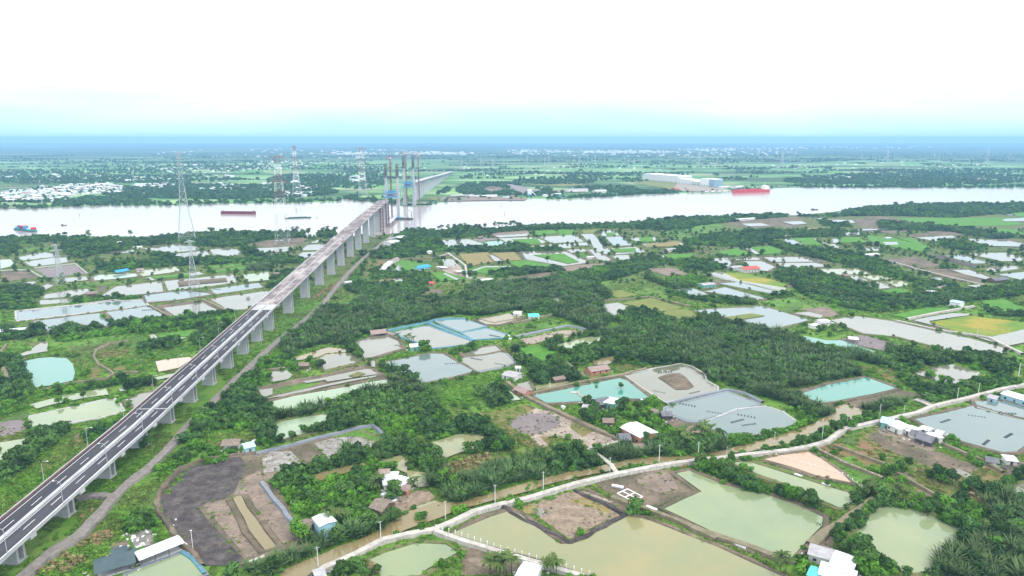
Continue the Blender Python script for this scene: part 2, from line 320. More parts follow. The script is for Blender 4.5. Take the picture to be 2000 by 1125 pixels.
# river: near bank then far bank, pixel outlines of the photograph laid on the ground plane
NB = "P -60,478 0,468 60,470 130,466 200,469 270,470 330,462 400,463 480,459 560,463 640,462 700,461 760,458 800,452 900,449 1000,447 1080,443 1150,439 1230,437 1300,433 1400,427 1480,424 1560,420 1640,412 1700,407 1800,404 1900,401 2000,398 2100,396"
FB = "P 2100,366 2000,367 1900,367 1800,367 1690,367 1600,366 1500,368 1430,375 1390,377 1310,378 1240,381 1130,388 1080,390 1030,388 980,391 900,393 860,396 830,402 800,404 760,398 700,394 672,388 660,394 560,397 430,398 350,401 250,402 160,403 100,406 40,409 0,408 -60,410"
def ptsl(s):
    t, c = s.split(' ', 1); return pts(t, c)
nb = ptsl(NB); fb = ptsl(FB)
nb = np.vstack([[(-3200, nb[0][1] + 20)], wobble(nb, 5, 25, False), [(3600, nb[-1][1] + 150)]]); fb = np.vstack([[(4200, fb[0][1])], wobble(fb, 7, 30, False), [(-3600, fb[-1][1])]])
RIVER = np.vstack([nb, fb])
M_RIVER = water('muddy_river_water', (0.37, 0.32, 0.295), (0.30, 0.26, 0.24), rough=0.14, bump=0.03, bscale=0.15, scale=0.004, spec=0.6, ior=1.48)
river = sheet('river', RIVER, 0.04, M_RIVER)

# ---------------------------------------------------------------- ponds: water, tile, outline, dike style, island
PONDS = """
w Q g 555,117 715,112 740,125 640,130
w Q g 740,128 880,133 900,152 790,158 700,140
w Q m 420,145 550,140 590,158 500,165
w Q - 160,158 290,155 350,170 210,175
w Q - 760,215 935,212 940,230 830,233
w Q - 1045,190 1125,188 1130,202 1060,203
w Q - 945,193 1010,191 1010,205 960,206
w Q - 1140,180 1250,196 1245,203 1150,188
w Q g 1290,248 1540,233 1550,247 1430,274
w Q g 745,290 800,315 790,322 735,297
w Q g 955,310 1060,312 1065,335 970,338
w Q - 1070,285 1190,282 1200,300 1110,302
w Q m 50,378 275,377 290,396 70,397
w Q m 175,402 300,402 380,440 330,468 250,460 200,425
w Q m 300,375 620,374 700,408 480,410 360,408
w Q m 390,414 640,412 720,430 690,438 500,450 430,440
w Q g 650,455 870,450 990,487 760,495
o Q g 880,500 1010,495 1120,525 970,532
w Q g 1000,545 1090,535 1150,560 1060,566
w Q g 1620,353 1870,347 1990,380 1990,402 1850,403 1790,388
w Q g 1500,368 1620,365 1790,415 1720,425
w Q m 1520,458 1640,457 1790,515 1760,524 1620,492
w Q g 1750,462 1790,440 1980,433 1960,452 1820,475
w Q - 1860,128 2000,120 2000,142 1900,143
w A g 90,755 240,722 305,735 290,752 135,770
w A g 135,778 300,753 370,753 400,773 330,788 180,805
m A g 0,765 60,762 92,795 0,818
m A m 520,852 770,842 760,862 530,882
w A g 350,868 480,858 490,880 370,892
w A g 20,905 200,885 190,910 50,918
w A g 210,920 280,895 300,910 240,942
w A g 240,962 420,932 490,927 500,947 430,970 245,985
w A g 220,992 430,984 380,1007 225,1017
w A g 560,970 650,915 900,887 912,945 700,968
s A w 95,1057 660,997 800,997 830,1022 550,1052 100,1107
s A m 170,1125 200,1108 555,1065 620,1125 610,1138 420,1130 300,1170 240,1160
s A m 595,1060 820,1027 920,1077 720,1108 650,1116
w A m 910,1035 1130,1005 1220,1050 1100,1078 985,1085
w A g 1170,985 1470,942 1540,945 1420,1030 1360,1045 1265,1045
s A m 805,965 1020,940 1150,950 1190,960 990,990 820,1005
w A g 918,885 1300,848 1335,890 1130,920 940,940
s A g 1175,930 1450,892 1465,920 1200,960
g A g 1355,850 1500,835 1515,880 1380,890
w A g 805,865 1120,832 1135,848 850,882
o A g 760,830 980,805 1030,828 800,858
w A g 780,700 1000,675 1105,690 1090,715 945,728
w A g 945,737 1140,715 1185,745 1010,767
w A g 1160,710 1290,697 1350,720 1320,740 1215,752
w A - 570,722 740,710 760,720 640,735
w A - 680,780 815,768 770,783
w A g 1420,703 1640,690 1600,720 1440,728
w A g 1460,735 1560,728 1540,747
w A - 1530,652 1630,645 1610,660 1540,662
w A g 1630,757 1690,724 1800,718 1750,752
w A g 1680,716 1720,682 1820,676 1790,712
w A - 1700,672 1780,655 1770,672
w D - 165,370 240,340 275,310 360,265 375,290 370,350 250,370 170,390
t D - 185,430 300,405 400,397 520,405 570,450 587,520 570,580 430,612 285,635 250,600 230,560 180,530
w D - 1170,225 1215,215 1232,250 1460,240 1400,262 1180,268
p D - 1215,432 1300,415 1480,395 1500,410 1400,480 1240,512
g D - 925,640 1050,590 1380,520 1370,545 1120,600 1000,620 990,660 940,665
w D g 1000,735 1080,690 1240,655 1170,700 1040,805 1020,770
g D - 230,770 430,715 490,740 480,700 830,640 850,690 700,710 440,760 290,800
g D w 240,860 880,717 910,730 965,820 800,865 560,905 260,955 235,905
g H - 0,90 230,55 260,80 200,120 100,150 40,190 0,260
w E m 960,285 1190,222 1310,270 1340,330 1100,402 1050,405 960,330
w E g 700,405 760,375 900,365 1030,420 980,440 740,497 705,450
b E - 500,400 760,320 900,332 940,370 700,390 620,410 510,422
w E - 310,560 330,512 440,500 490,540 450,570 310,595
w E - 715,560 1050,492 1090,490 1155,530 1000,552 760,590
w E - 225,655 330,640 330,690 250,715
w E - 560,590 720,560 740,575 600,600
w E - 260,724 480,670 700,622 900,578 1150,538 1130,553 720,633 490,693
m E m 265,757 500,702 900,632 1080,592 1240,572 1240,612 1100,642 900,700 790,747 560,790 350,822
m E g 320,1035 350,940 390,905 620,860 780,842 790,890 740,950 590,990 400,1042
w E n 1290,202 1540,152 1600,177 1870,270 1860,292 1580,325 1440,270 1350,240
s E n 1590,112 1830,102 1990,155 1800,200
s E n 1812,207 2000,172 2170,225 2150,240 1900,258
s E m 1190,442 1560,367 1660,372 1900,510 1740,550 1500,600 1300,500
w F m 10,370 150,325 270,310 320,345 180,375 40,390
w F d 0,412 300,362 350,370 420,440 330,470 140,507 110,500 0,442
w E g 1085,425 1130,425 1135,475 1095,470
b F m 120,105 400,60 480,90 300,140 200,140
g F b 740,302 950,250 1090,235 1120,270 1000,310 900,350 870,365 820,360
b F - 1030,430 1180,390 1240,400 1160,450 1040,460
w F - 440,610 560,580 580,650 500,670
o F - 575,625 760,600 860,590 740,625 590,655
t F m 570,697 900,632 1240,562 1300,582 1470,715 1380,725 1100,715 960,742 670,757
w F w 1285,537 1500,490 1720,452 1800,470 1900,530 1910,580 2000,630 2000,662 1600,747 1400,620
s G d 0,570 345,480 520,547 480,560 180,642 130,640 0,592
s G w 200,657 400,577 560,560 650,590 720,640 700,682 560,710 350,732 290,702
m F - 320,660 380,660 470,730 400,740
t G m 735,492 900,440 1120,397 1290,457 1160,490 860,542
w G - 1380,372 1600,325 1755,370 1740,390 1620,432 1520,422
w G g 920,77 1060,55 1280,85 1700,180 1880,230 1890,262 1810,290 1600,250 1300,170 1100,150 1000,110
t G - 770,165 900,190 980,190 1210,265 1190,270 1060,240 930,215 790,200
s G g 150,22 540,-2 800,76 600,127 500,102 300,52
w G - 1380,77 1470,60 1475,95 1600,135 1820,170 1990,130 2060,115 2060,190 1900,222 1700,162
w G - 1400,73 1600,37 1700,42 1690,50 1480,80
s G m 1390,632 1690,562 1720,557 2060,650 2060,730 1960,812 1880,817 1540,722
s G m 1722,530 1900,532 2060,585 2060,645 1745,570
g P m 1320,927 1345,922 1415,950 1487,966 1558,990 1607,1013 1605,1030 1585,1050 1545,1093 1480,1076 1400,1046 1297,997 1370,963
g K g 240,192 330,182 600,267 990,387 940,465 880,460 700,382 600,330 400,262
g K b 1090,462 1250,460 1400,492 1620,602 1640,642 1560,700 1470,762 1450,850 1300,862 1200,812 1000,692 940,662 1020,582
p K m 440,172 520,152 700,127 770,162 900,252 960,312 760,272 600,217
w K g 2060,290 1870,352 1950,372 2060,392
g I g 1090,1012 1200,962 1450,882 1680,892 1780,952 1540,1082 1480,1134 1180,1150
o P m 880,1046 960,1012 1000,1000 1020,1010 1072,1051 1095,1066 1118,1066 1225,1012 1260,1017 1400,1071 1540,1135 1180,1140 1050,1094 950,1067
b I - 590,390 700,330 1040,252 1060,282 900,332 750,382 620,407
o I - 1110,242 1330,192 1390,212 1380,312 1560,332 1550,432 1480,442 1390,402 1380,332 1300,302 1250,252 1140,277
o P - 820,873 890,851 932,849 950,858 975,866 950,877 900,886 860,901 845,880
b I m 20,532 50,512 90,512 130,602 360,910 270,935 150,782
g H d 1000,1124 1090,1085 1420,965 1470,975 1590,1130 1400,1180 1000,1180
o I - 1415,605 1600,548 1625,560 1500,610
w B g 600,657 760,652 850,680 850,692 640,697
t B g 845,666 940,660 985,685 860,692
w B g 925,647 1120,640 1190,665 1160,680 1080,683 1000,685
w B g 1090,692 1220,682 1235,697 1130,702
w B g 1155,640 1350,627 1400,665 1230,674
w B g 1240,680 1330,678 1325,702 1260,702
w B g 1340,672 1420,670 1425,687 1340,688
w B g 1385,622 1450,622 1555,720 1525,737 1480,722
w B g 1483,615 1550,602 1610,630 1510,637
s B g 1520,642 1610,635 1670,685 1570,690
w B g 1545,705 1690,695 1750,725 1580,737
w B g 1655,645 1800,640 1800,665 1690,662
w B g 1730,680 1930,667 1990,690 1760,697
w B m 1050,725 1100,720 1300,722 1430,782 1290,802 1080,765
w B m 1425,712 1460,708 1550,765 1540,777 1480,765
w B m 1310,712 1400,708 1420,720 1330,728
w B g 1558,742 1650,740 1658,765 1590,770
w B g 1820,738 2010,733 2010,760 1865,767
w B w 620,765 660,765 692,800 630,802
w B m 875,740 890,740 945,775 905,775
w B - 340,828 366,795 384,793 372,832
w B - 330,877 400,865 395,890 345,905
b B - 220,885 330,868 335,900 290,895
w B - 612,846 630,842 706,876 688,882
w B - 765,830 850,803 1000,803 1062,818 1050,822 1000,809 850,810 778,836
w B g 1490,1022 1590,1008 1685,1045 1560,1085
w B m 1220,982 1270,975 1290,1010 1250,1015
w B - 1910,935 2010,925 2010,975
w B m 895,632 1090,620 1100,632 930,642
s C g 655,652 700,650 765,682 700,682
w C g 930,650 965,650 965,674 935,672
w C g 915,680 940,677 980,705 960,707
w C - 1210,668 1290,668 1300,682 1230,685
w C - 1670,650 1900,660 2010,680 2010,695 1900,692 1800,690
w C - 1870,545 2010,530 2010,552 1900,552
w C - 1870,510 1950,508 1930,520
w C - 440,702 480,705 525,733 505,737
w C m 265,762 340,755 382,800 330,812
w C w 240,847 300,835 410,885 660,925 660,945 400,892
s C g 300,902 400,892 640,950 630,965
s C m 220,945 330,922 560,985 500,992
s C g 70,932 140,925 240,960 160,975
o C g 850,822 1060,815 1150,845 1040,850 900,852
w C g 960,862 1060,855 1130,885 1000,887
o C g 1090,862 1180,852 1270,875 1160,882
w C g 1110,907 1200,898 1260,925 1180,932
o C g 1230,892 1290,880 1370,910 1290,920
s C g 1850,850 2010,835 2010,885
s C g 1560,745 1650,740 1800,785 1720,790
w C - 1420,872 1520,868 1560,885
w C m 715,1067 800,1060 880,1080 865,1095
w C - 1060,600 1230,592 1240,598 1080,605
w C - 1680,912 1760,908 1740,925
"""
# M soil / R fields: type, tile, outline (islands in ponds lie a little above the water)
LAND = """
m Q 60,135 560,112 560,150 480,165 600,180 400,175 200,185 80,160
m Q 890,128 1090,128 1060,165 940,170 880,150
m Q 940,172 1250,168 1260,205 1180,215 960,212
m Q 1240,232 1500,202 1640,215 1560,240 1300,252
m Q 1640,262 1900,255 2000,275 2000,300 1800,300
r Q 1140,120 1900,118 1990,160 1900,170 1500,175 1300,150
g Q 1760,180 1980,200 2000,245 1880,225
m Q 1250,520 1450,500 1520,540 1350,545
n Q 560,186 810,182 820,195 600,200
m Q 380,560 520,540 700,556 520,575
m A 0,832 150,827 230,868 0,888
l A 195,817 415,792 480,840 260,865
m A 1390,672 1600,642 1720,645 1690,680 1480,700
m A 560,777 840,747 830,770 600,800
m A 540,912 610,905 590,940 545,950
m A 840,1022 1100,987 1120,1000 900,1040
r A 1190,825 1370,802 1380,815 1200,838
r A 850,862 1060,847 1050,862 860,874
g A 1130,802 1450,767 1440,790 1150,817
g A 1320,842 1350,842 1370,895 1340,890
g A 110,692 300,690 300,715 120,720
m A 990,890 1260,868 1270,890 1000,918
g A 1030,942 1100,922 1150,925 1155,945 1080,960 1040,955
g D 0,110 200,120 220,170 0,170
r D 1232,217 1640,165 1640,205 1350,245 1235,245
g D 490,260 900,215 1160,235 1470,300 1400,370 1200,410 1180,500 1110,520 900,510 740,400 590,420 570,340
y D 190,272 370,262 350,290 290,310 210,292
y D 640,430 720,440 800,500 780,550 700,565 650,560
y D 750,352 1000,330 1010,360 900,390 760,412
p D 720,330 870,270 900,280 780,330
y D 780,440 1100,450 1090,480 900,500 800,480
l D 0,905 100,880 190,885 215,940 140,990 0,1012
g D 0,830 160,780 250,840 230,880 0,890
g D 380,1000 700,900 980,840 1000,900 700,1010 640,1124 420,1124
m D 560,1020 660,950 720,930 700,970 600,1030
g A 1500,1120 1600,1065 1980,800 2010,780 2010,800 1850,940 1700,1100 1690,1125
y A 1700,1010 1990,790 1990,830 1800,960
n E 130,640 250,620 500,560 700,530 1090,440 1180,500 1240,540 1240,570 500,700 250,760 140,720
g E 320,652 440,612 680,587 690,600 560,640 350,687
y E 920,545 1000,515 1060,530 980,560
g E 1520,620 2010,535 2010,840 1750,830 1620,700
g F 0,540 210,530 350,600 480,720 300,790 0,830
g F 330,152 700,80 820,140 560,190 430,202
d F 0,0 0,0 1,1
s F 460,252 800,182 900,178 960,205 560,290 520,292
t F 860,180 960,190 950,212 880,225
r F 440,322 660,300 800,380 640,430 480,420
t F 550,362 635,357 640,380 590,388
y F 930,500 1150,470 1180,540 1000,560 940,530
y F 1200,470 1400,420 1450,440 1400,470 1250,490
m F 1540,560 1620,530 1710,525 1760,560 1820,630 1780,650 1680,655 1600,600
y F 150,830 500,760 600,790 700,860 1240,1050 1180,1090 970,1120 640,1124 560,1110 300,930 160,870
s F 580,790 690,810 860,880 1000,960 1240,1050 1180,1080 960,1090 840,1030 700,1010 700,1110 600,1080 540,1010 400,950 375,890 480,850
l F 376,892 420,860 520,835 650,830 760,860 785,900 740,945 640,985 560,1000 460,980 390,940
y F 860,910 920,905 1060,960 1000,990 960,1015 900,980 850,945
y F 620,1015 740,1010 760,1040 700,1050 690,1085 640,1040
g J 715,90 850,62 960,115 975,135 1000,150 730,180
m F 1520,850 1600,830 1900,900 1800,960 1690,960 1560,900
p F 1660,970 1900,900 1960,960 1760,1010
m G 860,547 1290,460 1440,490 1040,572 900,572
m G 690,472 1110,387 1120,395 740,482
l G 900,192 1100,155 1340,225 1260,255 1100,222 980,190
o G 335,62 480,42 550,55 380,82
o G 0,2 60,12 210,50 90,75 0,62
q G 1470,87 1700,50 1900,75 2060,95 1985,132 1820,167 1600,132
m G 1350,77 1400,75 1700,160 1660,160
y G 1050,320 1300,350 1450,400 1440,450 1200,400
y G 880,770 960,760 1180,665 1300,700 1530,790 1800,880 1900,940 1880,1010 1800,1060 1560,1090 1300,1090 1220,960 850,790
m G 1150,700 1250,690 1500,800 1760,900 1700,930 1500,900 1380,860 1200,780 1130,730
p G 1170,680 1220,675 1510,790 1500,805 1430,800 1200,710
g G 1540,770 1620,735 1840,800 1760,850
g G 900,860 1050,830 1240,960 1260,1060 1000,980 850,960
g G 960,750 1050,700 1080,760 1050,800
w G 1580,910 1640,905 1710,940 1690,960
p G 1270,925 1340,920 1400,970 1370,990 1290,960
p G 1400,1030 1430,1010 1510,1060 1440,1060
m G 1870,890 1970,860 2060,880 1960,960 1880,930
g K 230,130 430,150 600,215 760,285 960,325 1010,370 900,350 600,260 400,190
m J 1050,402 1200,360 1500,305 1640,290 1680,312 1880,472 1600,562 1540,602 1330,562 1200,522 1100,442
p J 1370,380 1500,330 1600,310 1650,340 1700,450 1560,480 1430,440
m J 0,722 350,590 400,642 200,700 0,772
t J 470,582 870,467 1250,650 870,835 840,835
a J 472,590 560,570 600,585 560,640 500,650
a J 830,540 960,510 1120,580 1200,640 1150,640 1000,590
w J 560,600 640,600 660,650 600,680
g J 650,520 720,495 750,520 700,545
m J 880,450 1000,440 1230,560 1330,600 1310,650 1200,600 960,490
s J 920,460 1010,480 1200,550 1100,560 960,500
m J 0,900 200,930 480,1020 430,1124 0,1124
p J 40,1000 200,960 300,1020 180,1070
m P 307,985 318,960 335,940 355,920 390,905 430,898 480,886 500,888 530,880 640,850 700,838 735,850 750,868 700,885 600,905 545,922 530,940 560,985 582,1030 600,1060 560,1085 500,1100 470,1107 395,1105 350,1050 320,1005
k P 307,985 318,960 335,940 355,920 390,905 430,898 470,893 479,905 474,935 462,960 440,975 400,985 388,992 405,1015 432,1045 462,1078 478,1092 470,1107 395,1105 350,1050 320,1005
p P 398,990 455,972 468,940 505,920 520,935 545,985 570,1030 575,1050 540,1078 500,1088 480,1088 440,1040
m P 505,888 560,878 590,915 540,930 515,930
w P 512,895 530,883 568,882 590,905 565,918 515,925
m P 575,880 610,870 640,900 615,912 595,912
w P 614,867 632,862 675,890 668,896 645,900
w P 632,862 655,855 690,853 745,867 700,883 675,890
g P 640,858 700,840 745,858 750,866 690,852
p J 0,0 1,0 1,1
t I 1240,600 1340,500 1440,470 1530,450 1590,500 1640,560 1640,620 1440,665 1360,680 1300,640
p I 280,390 240,330 540,290 600,310 450,340 320,400
p F 100,840 165,830 150,880 60,870
b I 0,0 1,0 1,1
m H 850,900 940,830 1010,870 1000,930 900,960
w H 1000,800 1060,740 1200,760 1200,880 1060,920
y H 440,130 600,60 760,80 400,300 300,320
g H 950,420 1250,300 1280,640 1000,740 850,640
y H 560,830 860,760 860,830 760,890 600,900
p K 740,620 860,540 920,570 860,640 850,730 720,700
t B 300,660 400,625 440,640 360,690
y B 200,770 290,770 300,830 180,860
r B 1000,655 1140,650 1165,677 1070,682
r B 1110,605 1240,598 1250,620 1135,628
r B 1250,600 1350,597 1335,630 1265,632
o B 1390,600 1470,598 1480,615 1400,618
r B 1522,618 1570,615 1580,630 1530,632
r B 1548,710 1690,703 1690,724 1562,726
r B 1708,647 1780,640 1795,665 1720,669
n B 1745,682 1930,669 1945,690 1765,697
n B 700,735 870,725 912,775 760,802
n B 890,730 1010,722 1055,767 960,773
r B 1120,742 1290,735 1372,780 1310,790
r B 970,777 1100,768 1272,795 1230,810 1050,812
r B 750,822 850,800 1000,800 1050,817 860,847
r B 345,792 380,767 560,797 540,820 350,832
r B 550,842 620,833 748,870 605,887
g B 1350,730 1420,722 1440,750 1380,760
s B 590,802 700,792 740,862 640,842
p B 1280,802 1550,782 1562,790 1500,812 1300,832
m B 900,880 1080,852 1180,835 1280,835 1190,862 940,890
p B 880,617 1090,602 1100,618 890,640
l B 760,655 840,640 930,650 830,668
r B 1846,740 2010,734 2010,757 1870,767
p B 1740,817 1880,810 1985,847 1870,857
m B 460,975 530,930 600,930 620,970 500,985
m B 1160,965 1240,950 1340,990 1400,1030 1300,1020
o B 1610,1010 1780,980 1955,1035 1830,1058
o B 1840,1062 1960,1042 2010,1052 2010,1108 1920,1112
o B 1520,947 1610,935 1705,965 1590,982
g B 1330,900 1530,880 1560,930 1400,932
b B 820,1100 980,1070 1060,1090 900,1120
g B 1860,600 2010,590 2010,650 1900,640
g C 0,540 300,560 350,600 100,660 0,640
r C 690,647 820,642 872,685 770,682
r C 970,642 1075,640 1130,670 960,670
r C 1120,632 1250,640 1350,665 1460,690 1430,722 1250,692 1140,662
r C 1290,642 1380,647 1480,702 1440,690
m C 1390,632 1500,605 1640,602 1620,628
r C 1820,592 1950,597 2010,625 1880,622
r C 1930,500 2010,500 2010,525 1960,525
r C 290,722 400,702 490,737 350,747
r C 470,697 590,690 680,727 540,737
n C 0,670 70,665 80,690 0,695
q C 300,842 420,838 600,880 675,905 655,920 560,917 420,887 320,852
r C 1200,942 1290,925 1442,970 1370,987
y C 1040,762 1150,758 1250,795 1140,800
m C 1225,757 1400,750 1535,795 1480,812 1360,807
m C 1430,822 1560,815 1775,880 1740,902 1600,872
k C 1450,742 1560,740 1760,802 1730,812
r C 1265,1077 1450,1032 1640,1045 1340,1092
r C 1760,1000 1880,985 2010,1040 2010,1064 1840,1052
p C 760,1042 900,1030 985,1080 880,1087
g C 560,1000 720,980 770,1010 700,1060 600,1060
m C 50,1000 10,1000 10,1001
p C 0,815 60,815 120,850 0,855
m C 270,885 330,880 380,892 200,940 210,930
g C 320,640 520,625 510,650 350,655
m C 1110,530 1200,520 1420,560 1250,560
"""
# dirt tracks and roads: name, material, width, tile, line
ROADL = """
service_track gravel 4.2 P 42,1135 75,1104 112,1076 155,1051 187,1016 217,981 250,949 300,909 345,862 370,832 405,800 430,775 452,752 500,707 512,695 570,647 590,632 625,602 650,571 685,530 716,501 758,467 770,460
service_track gravel 3.5 H 600,540 700,512 800,510 880,520
canal_road conc 2.5 P 620,1125 635,1114 690,1090 750,1059 790,1050 825,1043 845,1040 880,1026 925,1004 950,997 1025,979 1125,949 1200,931 1275,916 1310,910 1357,904 1405,899 1460,892 1527,885 1580,876 1615,866 1650,841 1713,827 1790,810 1825,796 1880,783 1930,770 1960,762 2030,750
side_road conc 2.1 P 850,1042 900,1060 975,1083 1025,1098 1112,1124 1140,1132
dirt_track dirt 1.2 D 1000,270 860,295 750,345 735,400 770,460 850,500 890,530 830,570 560,600 300,665 0,680
dirt_track dirt 1.1 D 890,530 1000,515 1090,520
dirt_track dirt 2.0 D 30,480 60,560 110,640 160,660
dirt_track dirt 1.1 D 0,370 50,300
dirt_track dirt 2.4 F 360,590 500,700 700,800 1000,940 1180,1020 1250,1060 1180,1085 1000,1124
village_track conc 1.8 F 1000,1120 1130,1095 1260,1062
dirt_track dirt 2.0 J 1180,520 1280,560 1380,590 1700,710 2000,850
pond_bank_track dirt 2.6 K 0,585 160,640 400,720 520,770
pond_bank_track dirt 3.2 K 720,690 800,620 900,560 1000,490 1100,410
boundary_path dirt 1.4 G 830,795 1000,880 1210,965
boundary_path dirt 1.2 G 940,780 1240,890 1280,930 1560,1090
pond_bank_track dirt 1.2 G 1540,770 1760,860 1880,930
field_path dirt 2.0 B 370,765 600,755 650,735
field_path conc 2.2 B 640,730 740,800 750,870 880,875
field_path dirt 2.0 B 1000,1125 1400,1040 1500,1000 1760,975 2000,1030
field_path conc 1.6 C 830,650 960,708
bank_road conc 2.2 G 1280,80 1500,130 1800,175 1900,225 1990,267
bank_road conc 2.0 G 1345,72 1500,40 1720,0
field_path conc 1.6 C 1220,765 1400,820 1600,870 1780,910
field_path dirt 2.0 A 840,1025 900,1060 960,1085
field_path dirt 2.5 A 1130,990 1260,1050
field_path dirt 2.0 F 540,690 740,640 960,592 1240,545 1450,490
field_path dirt 1.5 F 820,440 900,500 970,560
field_path dirt 1.6 E 120,545 250,505 430,485
"""
DIKEL = """
m 2.6 P 395,1108 350,1055 315,1008 305,985 316,958 333,937 353,917 390,902 430,895 500,886
m 2 P 460,1108 520,1098 580,1078 600,1068
d 3 P 500,888 560,874 625,856 670,846 700,837 728,833 738,840 752,856 765,868
d 3.5 F 420,238 620,195 830,150 920,165 1010,187
n 4 E 1225,188 1330,165 1540,122 1600,102 1700,95 1850,95
n 4 E 1545,125 1700,190 1900,270
d 3 I 245,402 330,520 420,620 440,660 520,748
k 3 J 330,590 480,690 680,790 820,865 860,878 920,855 1130,745 1285,655
k 2.5 J 1260,650 1120,560 960,500 890,455
d 3 G 0,545 160,505 350,465 440,485 540,535
w 1.5 A 90,1105 85,1055 420,1020 640,990 680,1000 800,990
w 1.5 A 190,812 420,788 490,845
w 1.5 A 0,826 160,822 240,868
m 3 C 1330,800 1600,875 1780,905
w 1.2 B 590,748 650,730 740,805
n 2.5 H 1420,950 1500,1000 1600,1120
"""
CANAL = "P 530,1135 560,1115 600,1098 660,1072 740,1040 790,1005 850,985 900,985 967,965 1060,940 1100,925 1180,912 1250,897 1330,893 1400,885 1500,860 1590,830 1620,815 1640,790 1700,808 1700,818 1640,828 1600,848 1540,870 1420,892 1350,899 1200,920 1130,935 1060,953 960,982 900,997 860,1015 790,1040 700,1085 620,1115 600,1130"
MS = M_SOIL
def dike(path, wdt, h, m, closed, name='dike', z0=0.0):
    o = [-wdt / 2, -wdt * 0.28, wdt * 0.28, wdt / 2]; hh = [z0 + 0.02, h, h + 0.03, z0 + 0.02]
    v, f = strip(path, o, hh, closed)
    if m in (MS['k'], MS['m']) or 'grassy' in m.name: v = [(x + random.gauss(0, .12 * wdt / 2), y + random.gauss(0, .12 * wdt / 2), z * random.uniform(.75, 1.3)) for x, y, z in v]
    me = bpy.data.meshes.new(name); me.from_pydata(v, [], f); me.update(); me.materials.append(m)
    x = obj(name, me); x['kind'] = 'structure'; return x
M_DIKE = dict(g=mat('grassy_dike', (0.075, 0.12, 0.03), col2=(0.15, 0.13, 0.07), scale=0.25, bump=0.3, bscale=1, detail=8), m=MS['m'], w=M_WHITELINER, d=M_DARKLINER, n=M_BLUENET, k=MS['k'], b=mat('grassy_dike', (0, 0, 0)))
DIKE_PATHS = []
def offset_out(poly, d):
    s = 1 if area2(poly) > 0 else -1; a = np.roll(poly, 1, 0); b = np.roll(poly, -1, 0); t = b - a
    l = np.maximum(np.hypot(t[:, 0], t[:, 1]), 1e-6)[:, None]; nr = np.stack([t[:, 1], -t[:, 0]], 1) / l * s; return poly + nr * d
POND_SHAPES = []
for ln in PONDS.strip().splitlines():
    k, t, dk, co = ln.split(' ', 3); POND_SHAPES.append(pts(t, co))
def lay_land(islands):
  for ln in LAND.strip().splitlines():
      k, t, co = ln.split(' ', 2)
      if len(co.split()) < 4: continue
      poly = pts(t, co); dist = poly[:, 1].mean(); c_ = poly.mean(0)[None]
      isl = any(pip(c_, q)[0] and abs(area2(q)) > abs(area2(poly)) for q in POND_SHAPES)
      if isl != islands: continue
      if k == 'b': sheet('pond_water', wobble(poly, 0.5, 8), zl(), M_WATER['b']); WATERS.append(poly); continue
      if k == 'n' and t == 'E': k = 'm'
      nm = {'r': 'rice_field', 'q': 'rice_field', 'o': 'reed_field', 'n': 'stubble_field', 'g': 'grass_field', 'y': 'rough_grass'}.get(k, 'mud_flat')
      crop = k in 'rqon'
      p2 = wobble(poly, (0.35 if crop else 1.6) + dist / 1500, 8 + dist / 90); z = zl() + (0.35 if crop else 0.0)
      o = sheet(nm, p2, z, MS[k])
      if crop:                                            # crops stand above the ground: give them sides
          me = o.data; n = len(p2); me.clear_geometry()
          idx = list(range(n)); ccw = area2(p2) > 0
          v = [(p[0], p[1], z) for p in p2] + [(p[0], p[1], 0.0) for p in p2]
          f = [idx if ccw else idx[::-1]] + [(i, (i + 1) % n, n + (i + 1) % n, n + i) for i in range(n)]
          me.from_pydata(v, [], f); me.update()
      if k not in 'gy': BARE.append(poly)
lay_land(False)
for ln in PONDS.strip().splitlines():
    k, t, dk, co = ln.split(' ', 3); poly = pts(t, co); dist = poly[:, 1].mean()
    if k == 'l': mt = MS['l']
    else: mt = M_WATER[k]
    lined = dk in 'wdn'
    p2 = wobble(poly, 0.0 if lined else (0.45 + dist / 1600), 6 + dist / 70)
    sheet('pond_water' if k != 'l' else 'mud_flat', p2, zl(), mt); WATERS.append(poly)
    if dk != '-':
        wd = 3.0 + dist / 500; h = 0.9 if dk in 'gmb' else 0.8
        if dk == 'w': wd = 0.9 + dist / 500
        if dk in 'dn': wd = 2.6
        q = offset_out(p2, wd * 0.42); dike(q, wd, h + random.uniform(-.1, .1), M_DIKE[dk], True)
        if dk in 'gb': DIKE_PATHS.append((q, dk))
        elif dk == 'm' and dist < 700: DIKE_PATHS.append((q, 'm'))
cp = ptsl(CANAL); sheet('canal', wobble(cp, 1.0, 6), zl(), M_WATER['b']); WATERS.append(cp)
lay_land(True)
RM = dict(gravel=M_GRAVEL, conc=M_CONC, dirt=M_DIRT)
for ln in ROADL.strip().splitlines():
    nm, mt, wd, t, co = ln.split(' ', 4); wd = float(wd); p = pts(t, co)
    if p[:, 1].min() < 90: continue
    q = wobble(p, 0.15 if mt == 'conc' else 0.5, 6, False); ROADS.append((q, wd))
    hgt = 0.25 if mt == 'conc' else 0.10
    z = hgt + zl() + 0.35
    jit = [wd / 2 * (1 + (0 if mt == 'conc' else random.uniform(-.15, .25))) for _ in q]
    v, f = strip(q, [-wd / 2 - 0.3, -wd / 2, wd / 2, wd / 2 + 0.3], [0, z, z, 0], False)
    if mt != 'conc':
        for i in range(len(q)):
            for a in range(4):
                c_ = np.array(v[i * 4 + a][:2]) - q[i]; v[i * 4 + a] = (*(q[i] + c_ * jit[i] / (wd / 2)), v[i * 4 + a][2])
    me = bpy.data.meshes.new(nm); me.from_pydata(v, [], f); me.update(); me.materials.append(RM[mt]); o = obj(nm, me); o['kind'] = 'structure'
